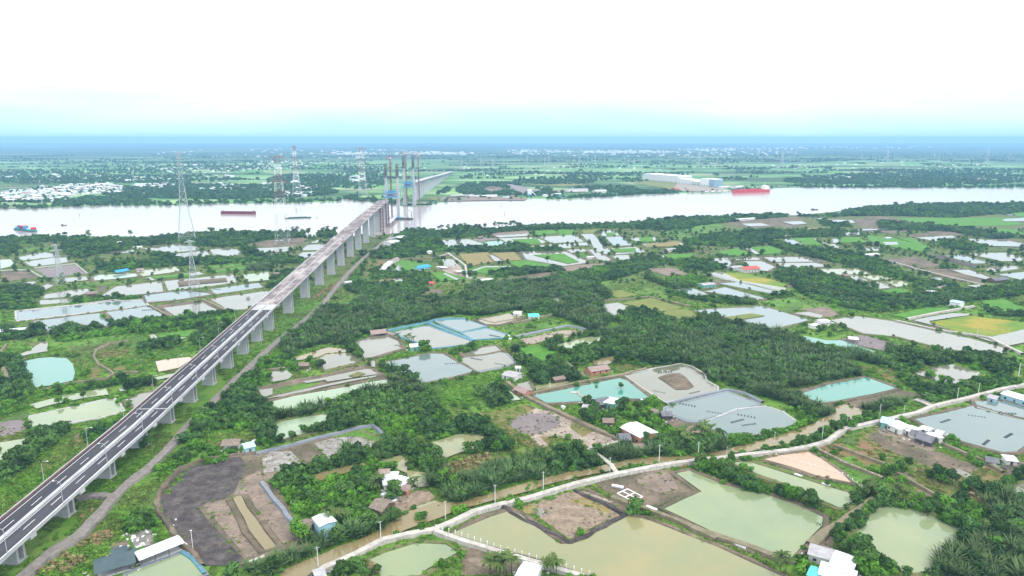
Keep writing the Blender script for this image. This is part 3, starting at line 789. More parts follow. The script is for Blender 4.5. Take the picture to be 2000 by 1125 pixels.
for ln in DIKEL.strip().splitlines():
    k, wd, t, co = ln.split(' ', 3); p = pts(t, co); dike(wobble(p, 0.6 if k in 'km' else 0.15, 3 if k in 'km' else 6, False), float(wd), 1.2, M_DIKE[k], False); ROADS.append((p, float(wd)))
# foundation frame plot: pale beams
# ---------------------------------------------------------------- plant prototypes (kept in a collection of their own, used only as instances)
def leafcards(n, lobes, size, rng, up=0.25, elong=1.6):
    v = []; f = []
    wts = np.array([l[3] ** 2 for l in lobes]); wts = wts / wts.sum()
    which = rng.choice(len(lobes), n, p=wts)
    for i in range(n):
        cx, cy, cz, r, sq = lobes[which[i]]
        d = rng.normal(size=3); d /= np.linalg.norm(d); d[2] = abs(d[2]) * 1.0 if rng.random() < 0.72 else d[2]
        rr = r * (0.78 + 0.3 * rng.random()); c = np.array([cx, cy, cz]) + d * rr * np.array([1, 1, sq])
        nrm = d + rng.normal(size=3) * 0.55 + np.array([0, 0, up]); nrm /= np.linalg.norm(nrm)
        a = np.cross(nrm, rng.normal(size=3)); a /= np.linalg.norm(a); b = np.cross(nrm, a); s = size * (0.6 + 0.8 * rng.random())
        k = len(v); a = a * s * elong * 0.5; b = b * s * 0.5
        v += [c - a, c - b * 0.9 + a * 0.1, c + a, c + b * 0.9 - a * 0.1]; f.append((k, k + 1, k + 2, k + 3))
    return v, f
def mesh(name, v, f, m):
    me = bpy.data.meshes.new(name); me.from_pydata([tuple(map(float, p)) for p in v], [], f); me.update(); me.materials.append(m); return me
def crown(n, R, Hh, size, m, name, seed, nl=9, base=0.35, sq=0.8, core=True):
    r = np.random.default_rng(seed); lobes = []
    for i in range(nl):
        a = 2 * math.pi * i / nl + r.random(); q = R * (0.15 + 0.6 * r.random()); lr = R * (0.33 + 0.28 * r.random())
        lobes.append((q * math.cos(a), q * math.sin(a), Hh * (base + (0.92 - base) * r.random()) - lr * 0.4, lr, sq))
    lobes.append((0, 0, Hh - R * 0.5, R * 0.5, sq))
    v, f = leafcards(n, lobes, size, r)
    return mesh(name, v, f, m), lobes
def frond(v, f, base, az, length, rise, droop, width, segs=6, vee=0.25):
    p = np.array(base, float); out = np.array([math.cos(az), math.sin(az)]); side = np.array([-out[1], out[0], 0])
    ang = rise; st = length / segs; prev = None
    for s in range(segs + 1):
        t = s / segs; wd = width * math.sin(math.pi * min(0.12 + t * 0.9, 0.98)) ** 0.6
        d = np.array([out[0] * math.cos(ang), out[1] * math.cos(ang), math.sin(ang)])
        L_ = p + side * wd + d * wd * 0.5 + np.array([0, 0, -wd * vee]); R_ = p - side * wd + d * wd * 0.5 + np.array([0, 0, -wd * vee])
        k = len(v); v += [p.copy(), L_, R_]
        if s > 0:
            # leaflets: leave gaps by pinching every second edge
            f += [(k - 3, k - 2, k + 1 if s % 2 else k, k), (k - 3, k, k + 2 if s % 2 else k, k - 1)] if s % 2 else [(k - 3, k - 2, k), (k - 3, k, k - 1), (k - 3, k, k + 1), (k - 3, k + 2, k)]
        p = p + d * st; ang -= droop / segs * (0.5 + t)
    return
def nipa(seed, n=15, h=6.5):
    r = np.random.default_rng(seed); v = []; f = []
    for i in range(n):
        az = i * 2.4 + r.random(); rise = math.radians(62 + 24 * r.random() - (18 if i % 3 == 0 else 0))
        frond(v, f, (0.5 * math.cos(az), 0.5 * math.sin(az), 0), az, h * (0.75 + 0.4 * r.random()), rise, math.radians(45 + 45 * r.random()), 0.30 * h / 6.5, segs=6)
    return mesh('nipa_palm', v, f, M_LEAF['nipa'])
def coco_crown(seed, n=18, L_=4.6):
    r = np.random.default_rng(seed); v = []; f = []
    for i in range(n):
        az = i * 2.4 + r.random() * .4; rise = math.radians(-5 + 70 * ((i * 0.618) % 1))
        frond(v, f, (0, 0, 0), az, L_ * (0.85 + 0.3 * r.random()), rise, math.radians(75 + 30 * r.random()), 0.55, segs=6, vee=0.45)
    return mesh('crown', v, f, M_LEAF['coco'])
PCOLS = {}
def pcol(name, meshes):
    c = bpy.data.collections.new(name)
    for i, me in enumerate(meshes):
        o = bpy.data.objects.new('%s_kind' % name, me); c.objects.link(o)
    PCOLS[name] = c
ML = M_LEAF
pcol('mangrove', [crown(420, 2.9, 5.2, 0.75, ML['man'], 'mangrove_bush', 10 + i, base=0.1)[0] for i in range(4)])
pcol('bush', [crown(260, 1.9, 2.9, 0.55, ML['bush'], 'green_bush', 30 + i, base=0.1)[0] for i in range(4)])
pcol('nipa', [nipa(50 + i, 32, 4.6 + i * 0.4) for i in range(4)])
pcol('scrub', [crown(120, 1.7, 1.0, 0.42, ML['scrub'], 'low_scrub', 60 + i, nl=7, base=0.1, sq=0.5)[0] for i in range(4)])
pcol('reed', [crown(150, 1.5, 1.9, 0.5, ML['reed'], 'dry_reeds', 70 + i, nl=6, base=0.1)[0] for i in range(3)])
pcol('forest', [crown(150, 6.0, 9.0, 2.3, ML['far'], 'distant_trees', 80 + i, base=0.1, nl=7)[0] for i in range(4)])

def node_group(colname, single=False):
    ng = bpy.data.node_groups.new('scatter_' + colname, 'GeometryNodeTree')
    ng.interface.new_socket('Geometry', in_out='INPUT', socket_type='NodeSocketGeometry'); ng.interface.new_socket('Geometry', in_out='OUTPUT', socket_type='NodeSocketGeometry')
    N = ng.nodes.new; L = ng.links.new; gi = N('NodeGroupInput'); go = N('NodeGroupOutput'); ip = N('GeometryNodeInstanceOnPoints'); ci = N('GeometryNodeCollectionInfo')
    ci.inputs['Collection'].default_value = PCOLS[colname]; ci.inputs['Separate Children'].default_value = True; ci.inputs['Reset Children'].default_value = True
    def att(n_, t_):
        a = N('GeometryNodeInputNamedAttribute'); a.data_type = t_; a.inputs['Name'].default_value = n_; return a.outputs['Attribute']
    cx = N('ShaderNodeCombineXYZ'); L(att('rot', 'FLOAT'), cx.inputs[2])
    L(gi.outputs[0], ip.inputs['Points']); L(ci.outputs[0], ip.inputs['Instance']); ip.inputs['Pick Instance'].default_value = True
    L(att('pick', 'INT'), ip.inputs['Instance Index']); L(cx.outputs[0], ip.inputs['Rotation']); L(att('scl', 'FLOAT_VECTOR'), ip.inputs['Scale']); L(ip.outputs[0], go.inputs[0])
    return ng
NG = {k: node_group(k) for k in PCOLS}
NINST = [0]
def scatter(name, colname, P, z=0.0, smin=0.7, smax=1.25, hscale=1.0):
    n = len(P)
    if n == 0: return None
    NINST[0] += n
    me = bpy.data.meshes.new(name); co = np.zeros((n, 3)); co[:, :2] = P; co[:, 2] = z; me.vertices.add(n); me.vertices.foreach_set('co', co.ravel())
    a = me.attributes.new('rot', 'FLOAT', 'POINT'); a.data.foreach_set('value', rng.random(n) * 6.283)
    s = smin + (smax - smin) * rng.random(n) ** 1.3; sv = np.stack([s, s, s * hscale * (0.85 + 0.3 * rng.random(n))], 1)
    a = me.attributes.new('scl', 'FLOAT_VECTOR', 'POINT'); a.data.foreach_set('vector', sv.ravel())
    a = me.attributes.new('pick', 'INT', 'POINT'); a.data.foreach_set('value', rng.integers(0, len(PCOLS[colname].objects), n).astype(np.int32))
    o = obj(name, me); o['kind'] = 'stuff'; md = o.modifiers.new('scatter', 'NODES'); md.node_group = NG[colname]; return o
def grid_pts(poly, sp):
    x0, y0 = poly.min(0); x1, y1 = poly.max(0)
    xs = np.arange(x0, x1, sp); ys = np.arange(y0, y1, sp)
    if len(xs) * len(ys) == 0: return np.zeros((0, 2))
    g = np.stack(np.meshgrid(xs, ys), -1).reshape(-1, 2); g += (rng.random(g.shape) - 0.5) * sp * 1.1
    return g[pip(g, poly)]
def drop(P, polys, grow=0.0):
    for q in polys:
        if len(P) == 0: break
        P = P[~pip(P, q)]
    return P
def drop_roads(P, extra=0.8):
    for q, wd in ROADS:
        if len(P) == 0: break
        for a, b in zip(q[:-1], q[1:]):
            bb = (P[:, 0] > min(a[0], b[0]) - 5) & (P[:, 0] < max(a[0], b[0]) + 5) & (P[:, 1] > min(a[1], b[1]) - 5) & (P[:, 1] < max(a[1], b[1]) + 5)
            if not bb.any(): continue
            d = b - a; l2 = max(d @ d, 1e-6); t = np.clip(((P[bb] - a) @ d) / l2, 0, 1); dd = np.hypot(*(P[bb] - a - t[:, None] * d).T)
            kill = np.zeros(len(P), bool); kill[np.where(bb)[0][dd < wd / 2 + extra]] = True; P = P[~kill]
    return P
def bridge_x(y): return -171 - 0.0427 * y if y < 1620 else -240.2 - 0.0427 * (y - 1620) + 0.00002 * (y - 1620) ** 2
def drop_bridge(P, hw=11):
    if len(P) == 0: return P
    return P[np.abs(P[:, 0] - (-171 - 0.0427 * P[:, 1])) > hw]
def infrust(P, m=60):
    return P[(np.abs(P[:, 0]) < P[:, 1] * 0.79 + m)]
# vegetation areas: plant, tile, outline
VEG = """
mangrove A 0,645 230,640 480,640 480,655 230,665 200,675 0,680
mangrove A 480,640 790,650 1080,622 1290,612 1560,615 1700,612 1700,638 1500,650 1350,680 1290,695 1120,690 1000,675 860,680 720,690 710,720 560,730 440,760 350,720 340,690
mangrove A 1350,690 1420,725 1490,745 1690,755 1680,785 1500,785 1400,765 1350,720
mangrove A 560,790 830,770 850,730 940,730 1010,765 1200,755 1400,760 1380,780 1000,800 800,810 600,835 550,820
nipa A 1380,795 1500,785 1490,825 1380,825
mangrove A 0,915 150,905 240,935 225,980 0,1000
mangrove A 0,1010 200,1000 200,1035 0,1045
mangrove A 1780,608 1860,604 1880,618 1860,640 1775,640
mangrove A 0,680 110,685 100,720 0,740
mangrove A 1500,870 1600,830 1640,820 1560,900 1500,925
bush A 700,1110 960,1090 1300,1070 1300,1110 900,1135
bush A 200,1010 440,985 800,965 800,975 500,1000
mangrove D 0,195 340,178 340,220 180,250 0,270
mangrove D 380,178 560,168 660,183 660,205 390,215
mangrove D 705,155 800,155 820,168 720,188
mangrove D 860,135 1030,125 1040,155 880,168
bush D 440,230 1040,165 1040,200 450,275
bush D 1140,130 1640,60 1850,40 1830,90 1640,160 1150,210
mangrove D 0,400 100,400 200,480 230,560 250,620 250,690 160,720 0,720
mangrove D 1090,312 1400,262 1410,290 1110,340
mangrove D 1500,240 1640,170 1790,110 1780,150 1600,310 1520,300
mangrove D 1000,640 1220,560 1230,600 1010,660
bush D 280,690 860,600 960,560 980,600 500,680 290,710
scrub D 0,600 240,680 240,800 0,880
bush D 0,780 170,760 230,800 0,860
mangrove D 250,1020 500,920 540,960 350,1110 200,1124
bush D 640,1000 1000,860 700,1100
mangrove H 0,262 200,120 330,60 500,20 480,70 300,170 200,275 0,420
scrub H 0,420 300,170 620,60 700,100 0,640
nipa B 0,1100 60,1040 160,965 400,970 470,975 620,970 700,960 780,900 900,890 1000,880 1200,870 1300,850 1480,900 1560,960 1500,1010 1300,1010 1250,1050 1120,1050 1040,1045 960,1040 850,1080 700,1070 500,1100 350,1125 200,1150 0,1150
mangrove B 60,930 150,880 220,900 350,900 480,900 530,940 470,970 200,970
mangrove B 350,840 480,840 540,870 540,900 400,900
mangrove B 1180,870 1560,790 1800,750 1870,780 1720,830 1600,870 1480,890 1300,860
nipa E 390,320 500,180 560,130 650,70 740,0 1900,0 1720,50 1560,108 1220,165 1100,195 1000,240 930,270 860,300 700,290 560,330 480,400
nipa F 0,0 400,5 400,30 200,65 0,60
mangrove F 480,10 760,0 740,40 620,60 520,60
nipa F 740,20 1090,-20 1180,80 1120,180 1020,180 950,150 720,60
mangrove F 1180,90 1360,30 1600,80 1700,140 1860,110 2000,90 2000,200 1600,250 1300,180
nipa F 1100,180 1300,180 1600,250 2000,200 2000,600 1920,540 1860,480 1740,440 1640,360 1400,300 1200,280 1080,222
mangrove F 1080,240 1200,280 1400,310 1640,370 1740,435 1560,455 1340,430 1240,390 1100,395 1000,430 880,480 870,430 820,370 900,340 1000,310 1130,280
mangrove F 650,272 980,217 1100,212 1090,235 950,245 700,292
mangrove F 650,292 820,370 800,385 640,302
mangrove F 540,485 800,455 940,560 860,580 700,615 600,610 560,560
mangrove F 420,310 440,440 540,460 800,430 800,400 640,440 500,430
bush E 1680,360 1900,300 1990,330 1900,350 1760,380
nipa G 40,90 200,60 600,130 750,180 790,205 1000,290 1120,380 900,415 700,455 560,480 640,500 560,500 480,500 350,430 230,370 110,290 0,290 0,110
nipa G 520,490 700,485 850,560 900,580 1080,565 1400,510 1400,530 1200,580 1040,625 900,640 800,590
nipa G 920,240 1050,240 1290,330 1280,350 1150,320 940,270
mangrove G 230,80 380,150 420,220 500,300 420,300 300,200 150,140
mangrove G 1240,230 1340,250 1500,290 1700,260 1900,300 1960,330 1850,380 1760,330 1580,310 1400,350 1300,340
bush G 1290,350 1440,440 1620,450 1760,400 1880,380 1990,430 1800,470 1480,540 1440,490 1300,400
mangrove G 1440,480 1640,450 1800,410 1780,450 1600,500 1480,530
bush G 740,560 840,600 820,690 650,760 380,800 350,740 570,715 700,690 750,640
bush G 0,690 60,700 130,760 190,820 100,850 0,830
nipa G 0,760 180,780 300,760 380,790 180,840 0,850
bush G 430,830 800,760 900,700 1000,650 1160,610 1180,640 1000,680 880,750 640,800
nipa E 350,860 520,800 740,752 800,755 780,800 600,855 400,892
nipa E 790,740 870,630 1060,600 1080,650 1200,650 1180,700 900,760
nipa E 1250,560 1300,550 1480,620 1560,680 1400,700 1250,660
mangrove E 790,740 1180,700 1560,700 1700,830 1500,870 1100,860 1080,930 1000,930 760,970 780,900 800,800
bush E 1150,700 1500,700 1720,840 1640,950 1500,1000 1300,1075 1200,1000 1100,940 1080,860
mangrove E 0,660 130,630 240,750 350,850 320,950 240,940 0,930
bush E 0,860 60,780 230,900 240,960 0,940
mangrove E 230,940 330,950 320,1040 220,1090
bush E 150,545 310,512 300,580 190,640 130,620
bush E 250,400 480,400 500,440 480,500 300,500 200,480
scrub E 300,360 430,320 490,400 400,420
mangrove E 910,270 970,290 1040,400 960,370 920,330
mangrove E 1180,450 1320,510 1480,610 1360,590 1240,540
mangrove E 600,980 700,950 740,960 700,990
bush E 1540,1040 1700,930 1950,880 2010,880 2010,960 1900,980 1760,1030 1600,1060
mangrove F 0,920 130,890 180,960 260,960 340,1060 380,1124 200,1124 150,1040 50,990 0,1000
mangrove F 120,660 300,640 380,740 250,800
bush F 960,860 1200,830 1180,900 1140,980 1080,960 960,900
bush F 1200,840 1500,810 1560,900 1680,1000 2000,1050 2000,1124 1540,1124 1540,1000 1370,880
mangrove F 960,760 1100,790 1130,820 1000,860
bush F 1400,740 1520,720 1560,760 1480,800
mangrove J 720,182 1000,150 1090,262 1000,290 800,345 715,320
bush J 720,182 1000,150 1090,250 800,330
nipa J 1030,155 1280,70 1600,50 2000,140 2000,175 1700,200 1200,240
bush J 1100,90 1540,20 2000,100 2000,150 1600,60 1280,80 1060,150
nipa J 200,280 380,240 540,190 700,195 715,340 600,380 400,400 0,550 0,400
reed J 0,190 370,195 360,250 150,290 0,350
reed I 1660,270 2000,190 2000,360 1700,400
nipa I 1540,330 1660,290 1700,380 2000,360 2000,500 1740,600 1700,520 1640,450 1560,420
bush I 320,400 540,310 600,390 750,385 900,340 1100,290 1130,400 1120,520 1180,640 900,720 800,700 700,680 520,660 450,520
mangrove I 320,400 540,300 640,310 600,380 700,390 620,440 400,440
mangrove I 900,150 1040,160 1060,240 860,270 700,320 560,310 900,210
mangrove I 1150,120 1380,70 1460,120 1560,140 1640,240 1630,330 1400,300 1390,200 1140,230
bush I 1060,200 1140,160 1130,240
nipa I 0,1075 400,960 650,820 800,750 1180,720 1350,680 1300,740 1180,790 850,880 620,970 450,1100 300,1150 0,1150
bush I 1120,620 1240,620 1360,680 1340,730 1200,720
bush I 620,1030 760,970 860,900 1020,870 1160,850 1200,800 1270,820 1440,760 1560,740 1500,780 1180,860 960,960 700,1080
scrub I 980,970 1200,920 1480,830 1580,860 1450,880 1180,950 1080,1010
bush I 460,1100 640,1110 720,1124
mangrove I 720,1090 960,990 1060,1040 1190,1124 760,1150
reed I 1020,1030 1100,1020 1200,1124 1120,1140
bush K 30,175 190,205 430,310 430,380 300,330 150,260 40,230
nipa K 1450,770 1560,700 1640,640 1720,560 1880,600 2060,520 2060,900 1440,900
nipa K 1760,400 1880,380 2060,400 2060,540 1900,580 1780,520
bush K 1820,350 2060,200 2060,250 1850,370
reed K 1610,400 1720,365 1790,420 1760,460 1640,440
bush K 880,640 1020,560 1030,510 980,500 900,590 860,630
bush K 1400,440 1500,410 1640,420 1800,500 1640,560 1500,500
mangrove K 930,460 1000,400 1040,350 1100,400 1030,450 960,485
scrub K 760,450 960,490 880,570 760,610
mangrove K 1110,400 1240,400 1250,450 1130,450
bush K 1000,690 1140,760 1300,850 1060,870 980,780
bush K 640,760 780,750 760,840 640,850
bush J 1340,600 1450,600 1450,660 1340,650
scrub J 1450,640 1700,730 2000,860 2000,910 1700,790 1440,680
scrub K 0,600 300,720 480,790 480,830 300,770 0,640
scrub J 130,560 300,510 640,430 900,380 1200,330 1180,350 860,430 640,490 300,560
bush J 1220,290 1500,240 1740,210 1800,230 1500,280 1230,320
scrub H 560,950 850,790 960,800 990,860 860,900 720,1030 600,1124 300,1124
reed H 560,870 700,800 860,790 860,830 700,900
reed H 400,960 560,950 660,1010 560,1080 300,1124
bush H 960,780 1000,660 1220,660 1280,740 1000,800
scrub H 900,560 1250,300 1400,260 1450,340 1240,560 1250,660 1000,780 820,720
bush H 1200,300 1560,120 1900,170 1700,240 1420,300 1300,400
bush D 1340,930 1500,900 1600,1000 1600,1124 1340,1124
bush D 1480,860 1700,660 1900,560 2000,620 2000,900 1900,960 1700,950 1560,1000 1480,960
mangrove D 1480,860 1640,820 1760,900 1640,980 1490,960
mangrove D 1780,620 1900,640 1900,760 1780,780
scrub D 1500,620 1680,480 1780,600 1600,780 1420,780
mangrove C 0,535 360,522 600,512 720,522 990,512 990,492 1150,472 1400,457 1700,452 2010,452 2010,500 1850,510 1600,530 1300,520 1020,520 900,530 700,520 450,545 300,560 0,600
mangrove C 100,660 300,620 560,600 1000,600 990,635 760,640 600,650 500,690 300,690 130,680
mangrove C 520,650 700,690 950,720 1110,740 1380,850 1380,890 1200,860 1000,790 800,750 600,690
mangrove C 1500,650 1700,680 1800,700 1700,715 1560,700
mangrove C 1210,550 1400,570 1700,590 1950,640 1850,650 1600,610 1400,600 1200,600 1180,560
mangrove C 0,765 200,760 320,800 240,830 0,790
mangrove C 0,930 150,970 500,1000 540,1020 300,1010 0,960
mangrove C 600,830 720,800 900,840 1100,900 1200,950 1450,970 1750,930 2010,900 2010,960 1750,990 1400,1040 1150,1060 950,1020 800,980 700,900 620,870
mangrove C 1380,870 1600,900 1680,960 1450,975 1400,930
mangrove C 840,540 1000,560 1050,585 880,575
mangrove C 1530,800 1620,800 1620,815 1540,815
mangrove C 1750,1040 1850,1060 2010,1075 2010,1090 1850,1080
bush C 0,870 140,850 240,860 200,910 0,900
bush C 540,985 700,970 720,960 640,940
mangrove B 340,640 420,600 560,600 600,640 620,690 850,700 960,700 980,680 1070,690 1280,690 1280,720 1100,720 800,720 600,720 480,740 350,760 220,760 200,730 330,700
mangrove B 580,620 700,580 880,600 1050,580 1060,600 880,620 760,640 600,640
mangrove B 1060,575 1350,575 1640,560 1900,540 2010,545 2010,590 1900,600 1700,590 1360,590 1080,600
mangrove B 200,830 300,800 340,850 360,870 220,880
mangrove B 870,840 1000,820 1240,810 1300,825 1080,845 900,865
mangrove B 1500,655 1540,700 1470,700
mangrove B 1900,700 2010,690 2010,720 1930,725
mangrove B 1850,900 1990,870 2010,930 1900,930 1740,870 1760,840
nipa B 1310,930 1480,900 1490,1000 1330,1010
mangrove B 1600,1080 1680,1050 1920,1120 1620,1130
bush A 1850,780 1990,740 2010,760 1860,860
bush A 1990,820 1960,880 2010,900
"""
NOVEG = WATERS + BARE
SP = dict(mangrove=3.0, bush=2.1, nipa=3.0, scrub=1.9, reed=2.0)
NMV = dict(mangrove='mangrove_thicket', bush='shrub_thicket', nipa='nipa_palm_thicket', scrub='scrub_cover', reed='dry_reed_bed')
VP = []
HOUSE_CLEAR = []
def finish_plants():
    for ln in VEG.strip().splitlines():
        k, t, co = ln.split(' ', 2); poly = pts(t, co); dist = poly[:, 1].mean(); VP.append(poly)
        sp = SP[k] * (1 + max(0, dist - 500) / 1400)
        P = drop_bridge(drop_roads(drop(infrust(grid_pts(poly, sp)), WATERS + HOUSE_CLEAR), 1.5), 11)
        sc = (1 + max(0, dist - 500) / 3500)
        nzv = np.sin(P[:, 0] * .045 + 2 * np.sin(P[:, 1] * .02)) * np.sin(P[:, 1] * .033 + P[:, 0] * .012) + .5 * np.sin(P[:, 0] * .17) * np.sin(P[:, 1] * .11) if len(P) else np.zeros(0)
        if dist > 560 and k == 'mangrove':
            lo = (nzv < -.25) & (rng.random(len(P)) < .75); scatter('shrub_thicket', 'bush', P[lo], 0.0, .7 * sc, 1.3 * sc, .9); P = P[~lo]
        elif k in ('mangrove', 'bush'):
            P = P[(nzv > -.5) | (rng.random(len(P)) < .45)]
        scatter(NMV[k], k, P, 0.0, 0.5 * sc, 1.35 * sc, 1.0 if dist < 600 else .72)
        if k in ('nipa', 'bush') and dist < 700:             # a few round trees break the mass
            Q = P[rng.random(len(P)) < (0.09 if k == 'nipa' else 0.10)]; scatter('mangrove_thicket', 'mangrove', Q, 0.0, 0.6, 1.35)
            if k == 'nipa': Q = P[rng.random(len(P)) < 0.03]; scatter('shrub_thicket', 'bush', Q, 1.5, 0.8, 1.5)
        if k == 'mangrove': Q = P[rng.random(len(P)) < 0.10]; scatter('nipa_palm_thicket' if dist < 800 else 'mangrove_thicket', 'nipa' if dist < 800 else 'mangrove', Q, 0.0, 0.9, 1.4 * sc)
    # ground cover on all open green land of the near bank
    x = []; 
    for y0, y1, sp in ((190, 330, 1.7), (330, 480, 2.1), (480, 700, 3.0), (700, 1150, 5.0)):
        poly = np.array([(-y0 * .8 - 40, y0), (y0 * .8 + 40, y0), (y1 * .8 + 40, y1), (-y1 * .8 - 40, y1)], float); x.append(grid_pts(poly, sp))
    P = np.vstack(x); P = drop(P, NOVEG + HOUSE_CLEAR + [RIVER]); P = drop(P, VP)
    P = drop_roads(P, 0.6)
    nz = np.sin(P[:, 0] * 0.045 + 1.3 * np.sin(P[:, 1] * 0.03)) * np.cos(P[:, 1] * 0.052 + np.sin(P[:, 0] * 0.021)) + 0.35 * np.sin(P[:, 0] * 0.31) * np.cos(P[:, 1] * 0.27)
    P2 = P[(nz > -0.35) | (rng.random(len(P)) < 0.25)]; scatter('grass_and_scrub', 'scrub', P2[P2[:, 1] < 700], 0.0, 0.45, 1.1, 0.8)
    P3 = P2[P2[:, 1] >= 700]; scatter('grass_and_scrub', 'scrub', P3[rng.random(len(P3)) < .55], 0.0, 0.7, 1.8, 0.6); P3 = P3[rng.random(len(P3)) < .12]; scatter('shrub_thicket', 'mangrove', drop_bridge(P3, 12), 0.0, .5, 1.1)
    nz2 = np.sin(P[:, 0] * 0.11 + 2 * np.sin(P[:, 1] * 0.07)) * np.cos(P[:, 1] * 0.13 + np.sin(P[:, 0] * 0.05))
    Q = P[(nz2 > 0.45) & (rng.random(len(P)) < 0.22)]; Q = drop_bridge(Q, 12); scatter('shrub_thicket', 'bush', Q, 0.0, 0.5, 1.2)
    Q = P[(nz2 < -0.55) & (rng.random(len(P)) < 0.10) & (P[:, 1] < 600)]; scatter('dry_reed_bed', 'reed', Q, 0.0, 0.4, 1.0)
    E_ = []
    for poly in BARE + WATERS:
        if poly[:, 1].mean() > 750: continue
        for a, b in zip(poly, np.roll(poly, -1, 0)):
            l = float(np.hypot(*(b - a)))
            for _ in range(int(l / 2.2)): 
                p = a + (b - a) * random.random(); E_.append((p[0] + random.gauss(0, 1.3), p[1] + random.gauss(0, 1.3)))
    E_ = drop_roads(drop(infrust(np.array(E_)), WATERS + HOUSE_CLEAR), .6); scatter('verge_weeds', 'scrub', E_, 0.1, .2, .65)
    C_ = []
    for a, b in zip(cp, np.roll(cp, -1, 0)):
        l = float(np.hypot(*(b - a)))
        if l > 60: continue
        for _ in range(int(l / .9)): 
            p = a + (b - a) * random.random(); C_.append((p[0] + random.gauss(0, 1.5), p[1] + random.gauss(0, 1.5)))
    C_ = drop_roads(infrust(np.array(C_)), .8); q_ = rng.random(len(C_)); scatter('canal_weeds', 'scrub', C_[q_ < .75], .05, .35, .9); scatter('canal_shrubs', 'bush', C_[q_ > .9], 0, .4, .9)
    sp_ = pts('K', '700,127 770,162 900,252 960,312 800,262 760,200'); P = grid_pts(sp_, 1.6); scatter('pond_weed_clumps', 'reed', P[rng.random(len(P)) < .35], 0, .2, .5, .5)
    # sparse tufts on mud close to the camera
    # growth on the dikes
    A_ = []; B_ = []
    for q, k in DIKE_PATHS:
        n = len(q)
        for i in range(n):
            a, b = q[i], q[(i + 1) % n]; l = float(np.hypot(*(b - a))); m_ = max(1, int(l / (1.8 if a[1] < 600 else 3.5)))
            for j in range(m_):
                p = a + (b - a) * (j + random.random()) / m_ + np.array([random.uniform(-1, 1), random.uniform(-1, 1)]) * 0.8
                r_ = random.random()
                if k == 'm':
                    if r_ < 0.16: A_.append(p)
                elif k == 'b':
                    (B_ if r_ < 0.55 else A_).append(p)
                else:
                    if r_ < 0.55: A_.append(p)
                    elif r_ < 0.60: B_.append(p)
    A_ = drop_roads(drop(drop_bridge(np.array(A_), 10), HOUSE_CLEAR), 0.6); B_ = drop_roads(drop(drop_bridge(np.array(B_), 12), HOUSE_CLEAR), 1.5)
    scatter('dike_grass', 'scrub', A_, 0.6, 0.3, 0.75); scatter('dike_shrubs', 'mangrove', B_, 0.4, 0.3, 0.75)
    # far bank: a band of mangrove along the river, then groves between the fields
    fbk = fb[(fb[:, 0] > -2000) & (fb[:, 0] < 2600)]
    P = []
    for a, b in zip(fbk[:-1], fbk[1:]):
        l = float(np.hypot(*(b - a))); 
        for j in range(max(1, int(l / 2))):
            p = a + (b - a) * random.random()
            if -60 < p[0] + 0 < 40 and False: pass
            P.append((p[0] + random.uniform(-6, 6), p[1] + 6 + abs(random.gauss(0, 1)) * 55))
    P = np.array(P); keep = ~((P[:, 0] > -265) & (P[:, 0] < -195)) & ~((P[:, 0] > -190) & (P[:, 0] < 90) & (P[:, 1] < 1850) & (rng.random(len(P)) < 0.93)) & ~((P[:, 0] > 480) & (P[:, 0] < 900) & (P[:, 1] < 2400) & (rng.random(len(P)) < 0.85)); P = P[keep]
    scatter('far_bank_woods', 'forest', drop(P, [RIVER] + FARCLEAR), 0.0, 0.5, .95, .8)
    tw = pts('Y', TOWN); P = grid_pts(tw, 17); scatter('town_trees', 'forest', P[rng.random(len(P)) < .5], 0, .4, .85)
    FP = []
    def ell(px, py, rx, ry, n, j=0):
        for _ in range(n):
            a = random.random() * 6.28; r = math.sqrt(random.random()); FP.append(G(px + rx * r * math.cos(a), py + ry * r * math.sin(a))[:2])
    for px, py, rx, ry, n in FARWOODS: ell(px, py, rx, ry, int(n * (0.75 if py > 370 else 0.5)))
    P = np.array(FP); P = drop(P, [RIVER] + FARCLEAR); P = P[~((P[:, 0] > -285) & (P[:, 0] < -205) & (P[:, 1] < 2600))]
    scatter('far_bank_woods', 'forest', P, 0.0, 0.6, 1.15, .8)
    # hedgerow lines of trees between distant fields
    HL = []
    for _ in range(230):
        px = random.uniform(-50, 2050); py = random.choice([random.uniform(303, 318), random.uniform(312, 352)]); q = np.array(G(px, py)[:2]); ang = random.choice([0.1, 0.25, -0.12, 1.4]); ln_ = random.uniform(80, 500) if ang < 1 else random.uniform(50, 180)
        for _ in range(int(ln_ / 9)):
            t = random.uniform(-.5, .5) * ln_; HL.append(q + np.array([math.cos(ang), math.sin(ang)]) * t + np.array([random.gauss(0, 6), random.gauss(0, 6)]))
    P = drop(np.array(HL), [RIVER] + FARCLEAR); P = P[~((P[:, 0] > -300) & (P[:, 0] < -205) & (P[:, 1] < 3000))]
    scatter('hedgerow_trees', 'forest', P, 0.0, 0.5, 1.1)
TOWN = '0,340 0,235 200,200 480,165 740,150 1000,130 1300,130 1520,160 1500,230 1200,250 900,262 780,320 500,350 200,340'
FARCLEAR = [pts('Y', TOWN), pts('Y', '0,345 200,345 500,355 780,325 900,268 1100,262 1000,300 760,352 500,385 200,375 0,380'), pts('W', '130,120 640,130 1100,170 1130,290 540,300 500,230 60,190'), pts('V', '500,130 620,80 720,95 760,150 620,170'), pts('V', '780,60 1120,100 1260,150 980,190 880,130'),
            pts('V', '1360,130 1780,115 1790,155 1380,165')]
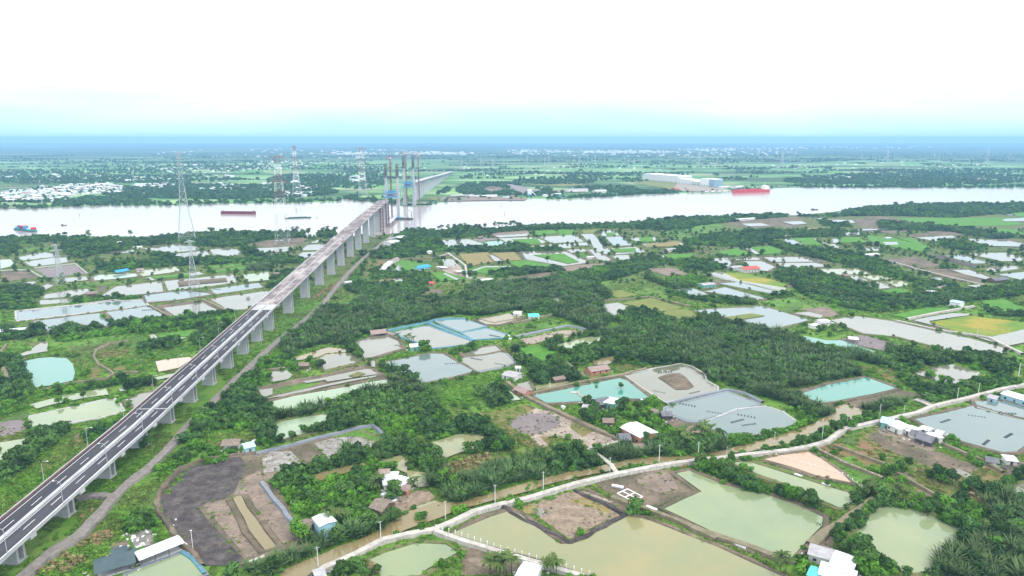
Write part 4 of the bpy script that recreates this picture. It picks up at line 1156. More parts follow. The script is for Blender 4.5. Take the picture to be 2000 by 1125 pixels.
FARWOODS = [(150, 354, 210, 5, 900), (330, 366, 60, 10, 500), (100, 392, 190, 7, 1500), (420, 375, 240, 14, 3200), (300, 350, 180, 6, 700), (600, 355, 80, 16, 1200), (60, 345, 160, 5, 500), (700, 350, 60, 20, 700), (180, 336, 220, 5, 700),
            (450, 325, 300, 8, 1500), (960, 362, 60, 6, 500), (1010, 375, 90, 8, 500), (1080, 355, 80, 6, 600), (930, 372, 40, 10, 350), (1150, 345, 50, 9, 400), (1230, 341, 120, 3, 450), (1180, 370, 70, 6, 400), (1260, 376, 60, 3, 250),
            (1400, 350, 60, 2, 120), (1560, 352, 30, 3, 120), (1620, 355, 90, 5, 700), (1800, 350, 230, 12, 3500), (1900, 335, 160, 5, 700), (1720, 333, 70, 3, 300), (1460, 330, 50, 3, 150), (1500, 338, 60, 2, 120), (1330, 318, 120, 4, 300),
            (1700, 305, 350, 6, 900), (1000, 303, 400, 5, 900), (500, 305, 250, 6, 700), (850, 372, 30, 8, 200), (1240, 352, 30, 4, 100), (1140, 322, 40, 2, 60)]
# ---------------------------------------------------------------- the bridge
def cx(y): return -172 - 0.0427 * y if y < 1310 else -227.94 - 0.022 * (y - 1310)
_zy = [0, 100, 210, 315, 500, 700, 870, 1000, 1190, 1310, 1555, 1660, 2000, 2500, 3050, 3200]; _zz = [10, 10, 10.8, 12.3, 19.8, 28, 34.5, 39.3, 45, 48, 50, 47, 38, 22, 7, 5]
def zd(y): return float(np.interp(y, _zy, _zz))
def loft(sec, ys, name, m, parent, smooth=False):
    """sec: list of (offset across, height from deck top); swept along the bridge through stations ys"""
    v = []; f = []; k = len(sec)
    for y in ys:
        x0, z0 = cx(y), zd(y)
        for a, b in sec: v.append((x0 + a, y + a * 0.0427, z0 + b))
    for i in range(len(ys) - 1):
        for q in range(k):
            r = (q + 1) % k; f.append((i * k + q, i * k + r, (i + 1) * k + r, (i + 1) * k + q))
    f.append(tuple(range(k - 1, -1, -1))); f.append(tuple((len(ys) - 1) * k + q for q in range(k)))
    mb = MB(); mb.v = v; mb.f = f; return mb.build(name, m, parent, smooth)
def lin(a, b, n): return [a + (b - a) * i / n for i in range(n + 1)]
BR = thing('river_bridge', 'very long unfinished concrete viaduct from the bottom left corner across the river', 'bridge', (0, 0, 0))
near_st = [97, 128, 159, 190, 221, 252, 284, 315, 345, 375, 404, 435, 466, 497, 527]
far_st = [583, 641, 700, 757, 812, 873, 932, 995, 1055, 1112, 1170]
DK = [(-9, 0), (9, 0), (9, -0.35), (4.6, -0.8), (3.6, -2.4), (-3.6, -2.4), (-4.6, -0.8), (-9, -0.35)]
DK2 = [(-9, 0), (9, 0), (9, -0.4), (4.6, -0.9), (3.8, -3.4), (-3.8, -3.4), (-4.6, -0.9), (-9, -0.4)]
st = [66] + near_st
for a, b in zip(st[:-1], st[1:]): loft(DK, lin(a, b - 0.12, 3), 'deck_span', M_PARAPET, BR)
st2 = [527] + far_st + [1192]
for a, b in zip(st2[:-1], st2[1:]): loft(DK2, lin(a, b - 0.12, 4), 'deck_span', M_DECK, BR)
for a, b in ((66, 331.8), (332.6, 512)):
    for s0, s1 in ((-8.3, -0.75), (0.75, 8.3)): loft([(s0, 0.012), (s1, 0.012), (s1, 0.004), (s0, 0.004)], lin(a, b, 16), 'asphalt_lane', M_ASPH, BR)
for s0 in (-8.3, 0.75): loft([(s0, 0.03), (s0 + 7.55, 0.03), (s0 + 7.55, 0.004), (s0, 0.004)], [331.85, 332.55], 'expansion_joint', M_PARAPET, BR)
# median: two low walls with a stained strip between
for a, b in ((66, 512),):
    loft([(-0.7, 0.0), (0.7, 0.0), (0.62, 0.75), (0.3, 0.8), (-0.3, 0.8), (-0.62, 0.75)], lin(a, b, 18), 'median_barrier', M_PARAPET, BR)
for i, (a, b) in enumerate(zip(lin(515, 830, 9)[:-1], lin(515, 830, 9)[1:])):
    loft([(-0.35, 0.0), (0.35, 0.0), (0.35, 0.45), (-0.35, 0.45)], lin(a, b - 1.0, 2), 'median_kerb', M_PARAPET, BR)
PW = [(0, 0.0), (0.5, 0.0), (0.5, 1.05), (0.1, 1.05)]
def para(a, b, n, m1, in_m=None):
    for s in (-1, 1):
        sec = [(s * 8.4, 0.0), (s * 8.95, 0.0), (s * 8.95, 1.05), (s * 8.6, 1.05)]
        if s < 0: sec = sec[::-1]
        loft(sec, lin(a, b, n), 'parapet', m1, BR)
for a, b in zip(st[:-1], st[1:]):
    para(a, b - 0.1, 2, M_PARAPET)
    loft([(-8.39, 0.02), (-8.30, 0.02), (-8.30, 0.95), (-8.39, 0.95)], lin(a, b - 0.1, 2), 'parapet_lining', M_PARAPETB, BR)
for a, b in ((527, 583), (583, 641), (641, 700), (700, 742)): para(a, b - 0.5, 2, M_PARAPET)
for y in (757, 812, 873): para(y - 14, y + 15, 1, M_PARAPET)
for y in (932, 995, 1055): para(y - 10, y + 10, 1, M_PARAPET)
# lane lines
for o in (-7.3, -1.25, 1.25, 7.3): 
    for a, b in ((66, 331), (333, 511)): loft([(o - .1, 0.018), (o + .1, 0.018), (o + .1, 0.013), (o - .1, 0.013)], lin(a, b, 14), 'edge_line', M_PAINT, BR)
y = 75.0
while y < 500:
    for o in (-3.75, 3.75):
        if not (325 < y < 333): loft([(o - .1, 0.018), (o + .1, 0.018), (o + .1, 0.013), (o - .1, 0.013)], [y, y + 6.6], 'lane_dash', M_PAINT, BR)
    y += 16.5
def pier(y, wdt, th, gap, cap, scaf=False, z0=0):
    M_PIER = M_PIERF if y > 1300 else MATS['grey_pier_concrete']
    p = bpy.data.objects.new('pier', None); COL.objects.link(p); p.parent = BR
    zt = zd(y) - (2.4 if y < 530 else 3.4)
    for s in (-1, 1): MB().box((cx(y), y + s * gap / 2, z0), (wdt, th, zt - (1.3 if cap else 0) - z0)).build('pier_wall', M_PIER, p)
    if cap:
        m_ = MB(); zb = zt - 1.3
        m_.box((cx(y), y, zb), (wdt + 0.6, gap + th + 0.4, 1.3)).build('pier_cap', M_PIER, p)
        for s in (-1, 1): MB().box((cx(y) + s * 8.3, y, zt + 0.9), (1.9, 3.0, 1.15)).build('bracket', M_PARAPET, p)
    MB().box((cx(y), y, z0), (wdt + 0.7, gap + th + 0.7, 0.5)).build('pile_cap', M_PIER, p)
    return p
for y in near_st: pier(y, 7.0, 1.1, 3.4, True)
for y in far_st: pier(y, 7.6, 1.6, 4.6, False)
pier(1186, 8, 2, 4.5, False)
# unfinished end near the river: scaffold tower and pier table works
sc_ = MB()
for y in (1108, 1176):
    for dx in (5.5, 9.5):
        for dy in (-4, 0, 4): sc_.bar((cx(y) + dx, y + dy, 0), (cx(y) + dx, y + dy, zd(y) - 4), 0.35)
    for z in range(3, 40, 6):
        for dy in (-4, 4): sc_.bar((cx(y) + 5.5, y + dy, z), (cx(y) + 9.5, y + dy, z), 0.25)
sc_.build('scaffold', M_RUST, BR)
# far approach beyond the river
y = 1662; ystep = 42
st3 = [1662 + 46.5 * i for i in range(31)]
for a, b in zip(st3[:-1], st3[1:]):
    loft(DK2, [a, b - 0.3], 'deck_span', M_PARAPET, BR); para(a, b - .3, 1, M_PARAPET)
for y in st3[:-2]:
    if zd(y) > 7: pier(y, 7.8, 1.8, 4.6, False)
# towers of the main span
def bleg(mb, x, y, zs):
    for (z0, w0), (z1, w1) in zip(zs[:-1], zs[1:]):
        v = []
        for z, w_ in ((z0, w0), (z1, w1)):
            dx = 0
            for a, b in ((-1, -1), (1, -1), (1, 1), (-1, 1)): v.append((x + a * w_ / 2, y + b * w_ * .75, z))
        mb.add(v, [(3, 2, 1, 0), (4, 5, 6, 7), (0, 1, 5, 4), (1, 2, 6, 5), (2, 3, 7, 6), (3, 0, 4, 7)])
def tower(y, ztop, zc, label_y):
    t = bpy.data.objects.new('cable_tower', None); COL.objects.link(t); t.parent = BR
    c = cx(y)
    for s in (-1, 1):
        mb = MB(); bleg(mb, c + s * 10.8, y, [(0.5, 8.5), (3.0, 8.5)]); mb.build('pile_cap', M_PIER, t)
        mb = MB(); bleg(mb, c + s * 10.8, y, [(3.0, 5.6), (46, 5.0), (72, 4.0), (zc, 1.6)]); mb.build('tower_leg', M_PARAPET if s else M_PIER, t)
        cg = MB()
        for dx in (-2.4, 0, 2.4):
            for dy in (-3, 3): cg.bar((c + s * 10.8 + dx, y + dy, zc - 6), (c + s * 10.8 + dx, y + dy, ztop), 0.28)
        for z in np.arange(zc - 6, ztop, 1.7):
            for dy in (-3, 3): cg.bar((c + s * 10.8 - 2.6, y + dy, z), (c + s * 10.8 + 2.6, y + dy, z), 0.32)
            for dx in (-2.4, 2.4): cg.bar((c + s * 10.8 + dx, y - 3, z), (c + s * 10.8 + dx, y + 3, z), 0.28)
        cg.box((c + s * 10.8, y, zc - 6), (2.4, 3, (ztop - zc) * 0.7)); cg.build('climbing_form', M_FORM, t)
    MB().box((c, y, 40.5), (19, 5, 3.2)).build('cross_beam', M_PIER, t)
    L_ = 16
    loft([(-8, 0), (8, 0), (8, -0.5), (4, -3.4), (-4, -3.4), (-8, -0.5)], [y - L_, y + L_], 'deck_segment', M_DECK, t)
    for s in (-1, 1):
        g = MB(); zz = zd(y)
        for dx in (-12.5, -6, 0, 6, 12.5): g.bar((c + dx, y + s * (L_ - 4), zz + 5.5), (c + dx, y + s * (L_ + 4), zz + 5.5), 0.45); g.bar((c + dx, y + s * (L_ + 3), zz - 6), (c + dx, y + s * (L_ + 3), zz + 5.5), 0.4)
        g.box((c, y + s * (L_ + 2), zz - 6.5), (27, 6, 1.4)); g.box((c, y + s * (L_ + 2), zz + 0.8), (26, 0.4, 1.6)); g.box((c, y + s * (L_ + 3), zz + 4.9), (26, 0.6, 1.0)); g.box((c - 3, y + s * L_, zz + 1), (9, 5, 2.4)); g.build('form_traveller', M_BLUE, t)
    return t
tower(1305, 103, 84, 0); tower(1558, 112, 90, 0)
# ---------------------------------------------------------------- tower cranes, pylons
def lattice(mb, x, y, z0, z1, w0, w1, n, r, diag=True):
    for i in range(n):
        za, zb = z0 + (z1 - z0) * i / n, z0 + (z1 - z0) * (i + 1) / n; wa, wb = w0 + (w1 - w0) * i / n, w0 + (w1 - w0) * (i + 1) / n
        ca = [(x + a * wa, y + b * wa, za) for a, b in ((-1, -1), (1, -1), (1, 1), (-1, 1))]; cb = [(x + a * wb, y + b * wb, zb) for a, b in ((-1, -1), (1, -1), (1, 1), (-1, 1))]
        for q in range(4):
            p = (q + 1) % 4; mb.bar(ca[q], cb[p], r * .7, n=3)
            if diag: mb.bar(ca[p], cb[q], r * .7, n=3)
            mb.bar(cb[q], cb[p], r * .7, n=3)
def legs(parent, x, y, z0, z1, w0, w1, r, m):
    for a, b in ((-1, -1), (1, -1), (1, 1), (-1, 1)): MB().bar((x + a * w0, y + b * w0, z0), (x + a * w1, y + b * w1, z1), r, n=4).build('leg', m, parent)
def pylon(name, label, loc, H_, wb, wt, arms, r, rz, bands=None, waist=0.55, group=None):
    t = thing(name, label, 'pylon', loc, rz, group)
    zw = H_ * waist; wm = wt * 1.9
    n = 9 if H_ > 100 else 6
    segs = bands or [(0, 1, M_STEEL)]
    for a, b, m_ in segs:
        z0, z1 = a * H_, b * H_
        def wz(z): return wb + (wm - wb) * (z / zw) ** 0.9 if z < zw else wm + (wt - wm) * (z - zw) / (H_ - zw)
        br = MB(); k = max(1, int((z1 - z0) / H_ * n * 1.6))
        for i in range(k):
            za, zb = z0 + (z1 - z0) * i / k, z0 + (z1 - z0) * (i + 1) / k
            lattice(br, 0, 0, za, zb, wz(za), wz(zb), 1, r)
        br.build('bracing', m_, t)
        for sa, sb in ((-1, -1), (1, -1), (1, 1), (-1, 1)):
            lg = MB()
            for i in range(3):
                za, zb = z0 + (z1 - z0) * i / 3, z0 + (z1 - z0) * (i + 1) / 3; lg.bar((sa * wz(za), sb * wz(za), za), (sa * wz(zb), sb * wz(zb), zb), r * 1.3, n=4)
            lg.build('leg', m_, t)
    for zf, half, m_ in arms:
        a_ = MB(); z = zf * H_
        for s in (-1, 1):
            tip = (s * half, 0, z)
            for dy in (-wt, wt): a_.bar((0, dy, z), tip, r); a_.bar((0, dy, z + H_ * 0.022 + .6), tip, r)
            for q in range(1, 5): a_.bar((s * half * q / 5, 0, z), (s * half * q / 5, 0, z + (H_ * 0.022 + .6) * (1 - q / 5)), r * .8)
        a_.build('cross_arm', m_, t)
        ins = MB()
        for s in (-1, 1): ins.bar((s * half, 0, z), (s * half, 0, z - H_ * .02 - 0.8), r * .9)
        ins.build('insulator', M_PARAPET, t)
    return t
g1 = G(366, 472); pylon('river_pylon', 'tall grey lattice pylon with narrow arms, leftmost on the near river bank', g1, 130, 12, 1.7, [(0.985, 5.5, M_STEEL), (0.93, 5, M_STEEL), (0.87, 5, M_STEEL), (0.76, 6, M_STEEL)], 0.17, 0.5)
rb = [(0, .34, M_STEEL), (.34, .52, M_STEELW), (.52, .60, M_STEELR), (.60, .70, M_STEELW), (.70, .78, M_STEELR), (.78, .90, M_STEELW), (.90, 1, M_STEELR)]
g2 = G(553, 475); pylon('river_pylon', 'pylon with two wide red cross arms on the near bank left of the viaduct', g2, 126, 9.5, 3.0, [(0.97, 13, M_STEELR), (0.70, 14, M_STEELR)], 0.15, 0.12, rb)
g3 = G(581, 386); pylon('river_pylon', 'slim red and white pylon on the far bank, left one of the two', g3, 132, 12, 2.2, [(0.96, 8, M_STEELR), (0.85, 8, M_STEELW), (0.66, 9, M_STEELR)], 0.2, 0.12, rb)
g4 = G(709, 386); pylon('river_pylon', 'red and white wide-armed pylon on the far bank just left of the bridge towers', g4, 127, 11, 3.6, [(0.98, 13, M_STEELR), (0.80, 13, M_STEELW)], 0.2, 0.12, rb)
g5 = G(380, 566); pylon('field_pylon', 'grey lattice pylon standing on a small grass island between ponds left of the viaduct', g5, 50, 5.5, 0.9, [(0.98, 5, M_STEEL), (0.86, 7, M_STEEL), (0.70, 6, M_STEEL)], 0.15, 0.5)
g6 = G(119, 555); pylon('field_pylon', 'grey lattice pylon among shallow lined ponds near the left edge', g6, 42, 5, 0.8, [(0.98, 4, M_STEEL), (0.85, 6, M_STEEL), (0.70, 5, M_STEEL)], 0.15, 0.9)
fp = None
for i, (px, py, h, lb) in enumerate([(1365, 327, 80, 'above the long white factory'), (1527, 326, 80, 'upriver right of the red tanker'), (1733, 314, 76, 'far behind the fields right of centre'), (1928, 315, 82, 'far behind the fields near the right edge')]):
    q = G(px, py)
    if fp is None: fp = pylon('distant_pylon', 'hazy distant lattice pylon ' + lb, q, 78, 9, 1.5, [(0.97, 9, M_STEELW), (0.84, 11, M_STEELW), (0.70, 9, M_STEELW)], 0.38, 0.2, group='distant pylons beyond the river')
    else: dup(fp, q, 0.2, h / 78, 'hazy distant lattice pylon ' + lb)
for px, py in ((1030, 322), (1064, 326), (1072, 322), (1132, 321), (1148, 320), (1162, 321), (1220, 325), (1400, 326), (1683, 315), (1824, 314), (1833, 316), (680, 330), (940, 330), (962, 330), (1970, 312), (902, 328)):
    dup(fp, G(px, py), 0.3, 0.62, 'faint far lattice pylon of the lines crossing the far farmland', 'faint far pylons')
def crane(label, loc, h, jib, rz):
    t = thing('tower_crane', label, 'tower crane', loc, rz)
    for k in range(5):
        m_ = MB(); lattice(m_, 0, 0, h * k / 5, h * (k + 1) / 5, 1.1, 1.1, 8, 0.22)
        for a, b in ((-1, -1), (1, -1), (1, 1), (-1, 1)): m_.bar((a * 1.1, b * 1.1, h * k / 5), (a * 1.1, b * 1.1, h * (k + 1) / 5), 0.26)
        m_.build('mast', M_STEELR if k % 2 == 0 else M_RUST, t)
    MB().box((0.8, 0, h), (2.2, 2.2, 2.2)).build('cab', M_STEELW, t)
    j = MB()
    for q in range(14):
        a, b = jib * q / 14, jib * (q + 1) / 14
        for dy in (-.8, .8): j.bar((a, dy, h + 2), (b, dy, h + 2), .16); j.bar((a, dy, h + 2), ((a + b) / 2, 0, h + 3.4), .1)
        j.bar((a, 0, h + 3.4), (b, 0, h + 3.4), .16)
    j.build('jib', M_STEELR, t)
    k = MB(); k.bar((0, 0, h + 2), (-13, 0, h + 2), .5); k.box((-11.5, 0, h - 0.3), (3, 1.6, 2.2)); k.build('counter_jib', M_STEELR, t)
    a = MB(); a.bar((0, 0, h + 2), (0, 0, h + 8), .35); a.bar((0, 0, h + 8), (-11, 0, h + 2.4), .1); a.bar((0, 0, h + 8), (jib * .6, 0, h + 3.4), .1); a.build('apex', M_STEELR, t)
    return t
crane('red tower crane beside the left leg of the farther bridge tower', (cx(1553) - 3.5, 1545, 0), 116, 42, 0.3)
crane('red tower crane just right of the farther bridge tower', (cx(1553) + 21, 1570, 0), 110, 38, 2.6)
crane('dark red tower crane standing by the nearer bridge tower', (cx(1305) - 4, 1318, 0), 112, 30, 1.2)

# ---------------------------------------------------------------- vessels
def hull(L_, B, D, m, name, parent, bow=0.18, stern=0.06, sheer=0.0, n=16):
    v = []; f = []; sec = []
    for i in range(n + 1):
        t = i / n; x = -L_ / 2 + L_ * t
        w_ = 1.0
        if t > 1 - bow: w_ = math.sqrt(max(0.0, 1 - ((t - 1 + bow) / bow) ** 2)) * 0.97 + 0.03
        if t < stern: w_ = 0.72 + 0.28 * t / stern
        zt = D + sheer * max(0, (t - .75) * 4) ** 2
        for yy, zz in ((-B / 2 * w_, zt), (-B / 2 * w_ * .93, -0.3), (B / 2 * w_ * .93, -0.3), (B / 2 * w_, zt)): v.append((x, yy, zz))
        if i: k = (i - 1) * 4; f += [(k, k + 1, k + 5, k + 4), (k + 1, k + 2, k + 6, k + 5), (k + 2, k + 3, k + 7, k + 6), (k + 3, k, k + 4, k + 7)]
    f += [(3, 2, 1, 0), (n * 4, n * 4 + 1, n * 4 + 2, n * 4 + 3)]
    mb = MB(); mb.v = v; mb.f = f; return mb.build(name, m, parent)
def yaw(p, q): a, b = G(*p), G(*q); return math.atan2(b[1] - a[1], b[0] - a[0]), math.hypot(b[0] - a[0], b[1] - a[1]), ((a[0] + b[0]) / 2, (a[1] + b[1]) / 2, 0.05)
# red tanker
rz, ln, c = yaw((1501, 374.5), (1430, 377)); t = thing('tanker_ship', 'bright red tanker with white bridge house moored at the far bank jetty', 'ship', c, rz)
hull(ln, 16, 7.5, M_REDHULL, 'hull', t, sheer=1.5); M_RDECK = mat('red_brown_deck', (0.42, 0.10, 0.08)); MB().box((4, 0, 7.52), (ln * .74, 13, 0.2)).build('deck', M_RDECK, t)
s = MB(); s.box((-ln * .40, 0, 7.6), (ln * .13, 14, 8)); s.box((-ln * .39, 0, 15.6), (ln * .09, 15.5, 3)); s.build('bridge_house', M_STEELW, t)
s = MB(); s.box((-ln * .46, 0, 7.6), (4, 4, 14), taper=.8); s.build('funnel', M_DARK, t); s = MB(); s.bar((-ln * .38, 0, 18), (-ln * .38, 0, 28), .4); s.bar((ln * .43, 0, 8), (ln * .43, 0, 16), .3); s.build('mast', M_STEELW, t)
s = MB()
for k in range(-5, 7): s.box((k * ln * .055, 0, 7.7), (1.2, 10, 1.5))
s.bar((-ln * .3, 0, 9.3), (ln * .36, 0, 9.3), .6); s.bar((-ln * .3, 2, 9), (ln * .36, 2, 9), .4); s.build('pipe_rack', M_REDHULL, t)
for k in (-.05, .18): q = MB(); q.bar((ln * k, 3, 7.7), (ln * k, 3, 15), .35); q.bar((ln * k, 3, 15), (ln * k + 8, 3, 12), .3); q.build('deck_crane', M_STEELW, t)
# maroon barge
rz, ln, c = yaw((433, 417), (500, 418)); t = thing('cargo_barge', 'long dark maroon barge riding high on the river left of the red and white pylon', 'barge', c, rz)
hull(ln, 11, 4.6, M_MAROON, 'hull', t, bow=.1, sheer=1); MB().box((-2, 0, 4.62), (ln * .78, 8.2, .5)).build('hatch_cover', M_RUST, t); MB().box((ln * .44, 0, 5), (4, 5, 2.4)).build('wheelhouse', M_PARAPET, t); MB().box((-ln * .46, 0, 4.8), (3, 5, 2.2)).build('fore_cabin', M_PARAPET, t)
rz, ln, c = yaw((556, 427), (608, 425)); t = thing('river_barge', 'low green river barge with white cabin at its right end', 'barge', c, rz)
hull(ln, 8, 1.9, M_GREENHULL, 'hull', t, bow=.14, sheer=.8); MB().box((0, 0, 1.92), (ln * .7, 6, .3)).build('hold_cover', M_DARK, t); q = MB(); q.box((ln * .40, 0, 1.95), (8, 5, 2.4)); q.box((ln * .42, 0, 4.35), (4, 4, 1.6)); q.build('wheelhouse', M_STEELW, t); MB().box((-ln * .42, 0, 1.95), (5, 5, 1.6)).build('fore_cabin', M_STEELW, t)
# container vessel
rz, ln, c = yaw((31, 448), (71, 453)); t = thing('container_vessel', 'teal river vessel stacked with coloured containers near the left edge of the river', 'ship', c, rz)
hull(ln, 9, 2.6, M_TEAL, 'hull', t, bow=.16, sheer=1.2); hull(ln * .999, 9.06, 1.3, M_DARK, 'waterline_hull', t, bow=.16)
cm = [M_MAROON, M_BLUE, M_TEAL, mat('white_container', (.6, .65, .65)), mat('purple_container', (.12, .08, .2)), M_REDHULL]
for k in range(5):
    for yy in (-2.5, 0, 2.5):
        for z in range(2 if k > 0 else 1):
            if random.random() < .88: MB().box((-ln * .33 + k * 6.25, yy, 2.7 + z * 2.65), (6.05, 2.35, 2.6)).build('container', random.choice(cm), t)
q = MB(); q.box((ln * .40 - 1, 0, 2.6), (4.5, 6, 4.5)); q.build('wheelhouse', cm[5], t); MB().box((-ln * .42, 0, 2.8), (3, 5, 5)).build('fore_cabin', cm[3], t)
def smallboat(label, p, q_, m, hh=1.0, cab=True, cat='boat'):
    rz, ln, c = yaw(p, q_); t = thing('small_boat', label, cat, c, rz); hull(ln, max(1.8, ln * .2), hh, m, 'hull', t, bow=.3, sheer=.4, n=8)
    if cab: MB().box((-ln * .25, 0, hh), (ln * .28, ln * .13, 1.5)).build('cabin', M_RUST, t)
smallboat('tiny dark wooden boat crossing the left part of the river', (119, 440.5), (131, 440.5), M_RUST)
smallboat('dark fishing boat near the near bank on the right half of the river', (1584, 410), (1598, 410), M_DARK, 1.6)
for px, py, lb in ((978.6, 401.5, 'upper of the two thin channel buoys in the middle of the river'), (985.5, 419, 'lower of the two thin channel buoys in the middle of the river'), (155, 420, 'channel buoy in the left part of the river'), (579, 411, 'channel buoy above the green barge'), (619, 425.5, 'small buoy right of the green barge'), (1822, 372, 'channel buoy close to the far bank at right'), (1848, 398, 'thin channel marker off the near bank at right'), (1341, 388, 'small buoy left of the tanker')):
    t = thing('channel_buoy', lb, 'buoy', G(px, py)); MB().bar((0, 0, -.2), (0, 0, 1.0), 1.1, .9, n=8).build('float', M_REDHULL, t); MB().bar((0, 0, 1), (0, 0, 4.2), .22).build('mast', M_DARK, t); MB().box((0, 0, 4.2), (.9, .9, .9)).build('topmark', M_REDHULL, t)
def workbarge(label, p, q_, m=M_RUST, post=True, wd=14):
    rz, ln, c = yaw(p, q_); t = thing('work_barge', label, 'barge', c, rz); MB().box((0, 0, -.2), (ln, wd, 2.0)).build('pontoon', M_DARK, t)
    q = MB(); q.box((-ln * .25, 0, 1.8), (7, 6, 2.6)); q.build('site_cabin', M_BLUE, t); q = MB()
    for k in range(7): q.box((random.uniform(-.4, .4) * ln, random.uniform(-.3, .3) * wd, 1.8), (random.uniform(2, 5), random.uniform(1.5, 3), random.uniform(.8, 2)))
    q.build('stacked_materials', m, t)['kind'] = 'stuff'
    if post:
        q = MB(); lattice(q, ln * .45, 0, 1.8, 15, .5, .4, 7, .16); q.build('crane_mast', M_DARK, t); MB().bar((ln * .45, 0, 14), (ln * .2, 0, 19), .25).build('crane_boom', M_DARK, t)
workbarge('floating work platform with a thin crane post at the foot of the nearer bridge tower', (772, 428.5), (806, 428.5))
workbarge('long flat work barge at the foot of the farther bridge tower', (795, 400.5), (843, 399.5), post=True)
workbarge('short work barge between the legs of the farther bridge tower', (796, 400), (806, 400), post=False, wd=9)
smallboat('teal boat moored behind the farther bridge tower barges', (836, 396), (852, 395.5), M_TEAL, 1.4)
workbarge('flat barge moored left of the long jetty on the far bank', (1085, 388), (1106, 387.5), M_PIER, False, 10)
# trestle from shore to tower
t = thing('construction_trestle', 'steel access trestle on piles from the near bank to the nearer bridge tower', 'trestle', (0, 0, 0))
x0, y0 = cx(1190) + 6, 1190
MB().box((x0 + (-8) / 2 + 3, (1190 + 1300) / 2, 5), (7, 118, .6), rz=0.05).build('trestle_deck', M_PIER, t)
for k in range(9):
    for s in (-2.5, 2.5): MB().bar((x0 + 1 + s - k * .7, 1186 + k * 13.5, -1), (x0 + 1 + s - k * .7, 1186 + k * 13.5, 5), .45, n=6).build('pile', M_RUST, t)
t = thing('tower_jetty', 'pipe jetty on piles leading along the farther bridge tower', 'trestle', (0, 0, 0))
MB().box((cx(1560) + 10, 1574, 4), (60, 5, .6)).build('trestle_deck', M_PIER, t)
for k in range(7): MB().bar((cx(1560) - 18 + k * 9.5, 1574, -1), (cx(1560) - 18 + k * 9.5, 1574, 4), .5, n=6).build('pile', M_RUST, t)
# tanker jetty
rz, ln, c = yaw((1345, 378), (1432, 376)); t = thing('factory_jetty', 'long low jetty on piles between the white factory and the red tanker', 'jetty', c, rz); MB().box((0, 0, 3), (ln, 6, .8)).build('jetty_deck', M_CONC, t)
for k in range(12): MB().bar((-ln / 2 + ln * k / 11, 0, -1), (-ln / 2 + ln * k / 11, 0, 3), .7, n=6).build('pile', M_PIER, t)
for k in range(4): MB().box((-ln * .1 + ln * k * .14, 0, 3.8), (10, 4, 2.5)).build('jetty_shed', M_STEELW, t)
# ---------------------------------------------------------------- houses and sheds
def house(t, x1, y1, x2, y2, wd, h, roof, wall, label, cat='house', name='house', pitch=0.28, open_=False, group=None, kind=None, eave=0.5, kidz=True):
    a = G(*tp(t, x1, y1), h); b = G(*tp(t, x2, y2), h); ln = math.hypot(b[0] - a[0], b[1] - a[1]); rz = math.atan2(b[1] - a[1], b[0] - a[0]); cxy = ((a[0] + b[0]) / 2, (a[1] + b[1]) / 2, 0)
    ln = max(ln, 2.5); o = thing(name, label, cat, cxy, rz, group); W2 = wd / 2; zp = h + pitch * wd / 2
    if not open_:
        m_ = MB(); e = 0.0
        v = [(-ln / 2, -W2, 0), (ln / 2, -W2, 0), (ln / 2, W2, 0), (-ln / 2, W2, 0), (-ln / 2, -W2, h), (ln / 2, -W2, h), (ln / 2, W2, h), (-ln / 2, W2, h), (-ln / 2, 0, zp), (ln / 2, 0, zp)]
        m_.add(v, [(0, 1, 5, 4), (1, 2, 6, 9, 5), (2, 3, 7, 6), (3, 0, 4, 8, 7)]); m_.build('wall', M_WALL[wall], o)
        if kidz:
            n = max(1, int(ln / 4))
            for k in range(n):
                x = -ln / 2 + (k + .5) * ln / n
                for s in (-1, 1):
                    if k == n // 2 and s < 0: MB().box((x, s * (W2 + .02), 0), (1.1, .08, 2.1)).build('door', M_WALL['t'], o)
                    else: MB().box((x, s * (W2 + .02), 1.0), (1.2, .08, 1.1)).build('window', M_GLASS, o)
    else:
        n = max(2, int(ln / 4.5) + 1)
        for k in range(n):
            for s in (-1, 1): MB().box((-ln / 2 + .3 + (ln - .6) * k / (n - 1), s * (W2 - .3), 0), (.2, .2, h)).build('post', M_WALL['t'], o)
        MB().box((0, 0, 0.02), (ln - .3, wd - .3, .15)).build('floor_slab', M_PIER, o)
    t_ = 0.12; E_ = eave; sl = pitch
    for s in (-1, 1):
        ye = s * (W2 + E_); ze = zp - sl * (W2 + E_); x_ = ln / 2 + E_
        v = [(-x_, 0, zp + t_), (x_, 0, zp + t_), (x_, ye, ze + t_), (-x_, ye, ze + t_), (-x_, 0, zp + .01), (x_, 0, zp + .01), (x_, ye, ze), (-x_, ye, ze)]
        f = [(0, 1, 2, 3), (7, 6, 5, 4), (0, 3, 7, 4), (1, 5, 6, 2), (2, 6, 7, 3)]
        if s > 0: f = [q[::-1] for q in f]
        rp = MB().add(v, f).build('roof_slope', M_ROOF[roof], o)
    if roof in 'wgp' and ln > 9 and kidz:
        MB().box((0, 0, zp + t_ - .02), (ln + E_ * 2, .4, .08)).build('ridge_cap', M_ROOF['g'], o)
    c, s_ = math.cos(rz), math.sin(rz)
    HOUSE_CLEAR.append(np.array([(cxy[0] + p * c - q * s_, cxy[1] + p * s_ + q * c) for p, q in ((-ln / 2 - 2, -W2 - 2.5), (ln / 2 + 2, -W2 - 2.5), (ln / 2 + 2, W2 + 1.5), (-ln / 2 - 2, W2 + 1.5))]))
    return o
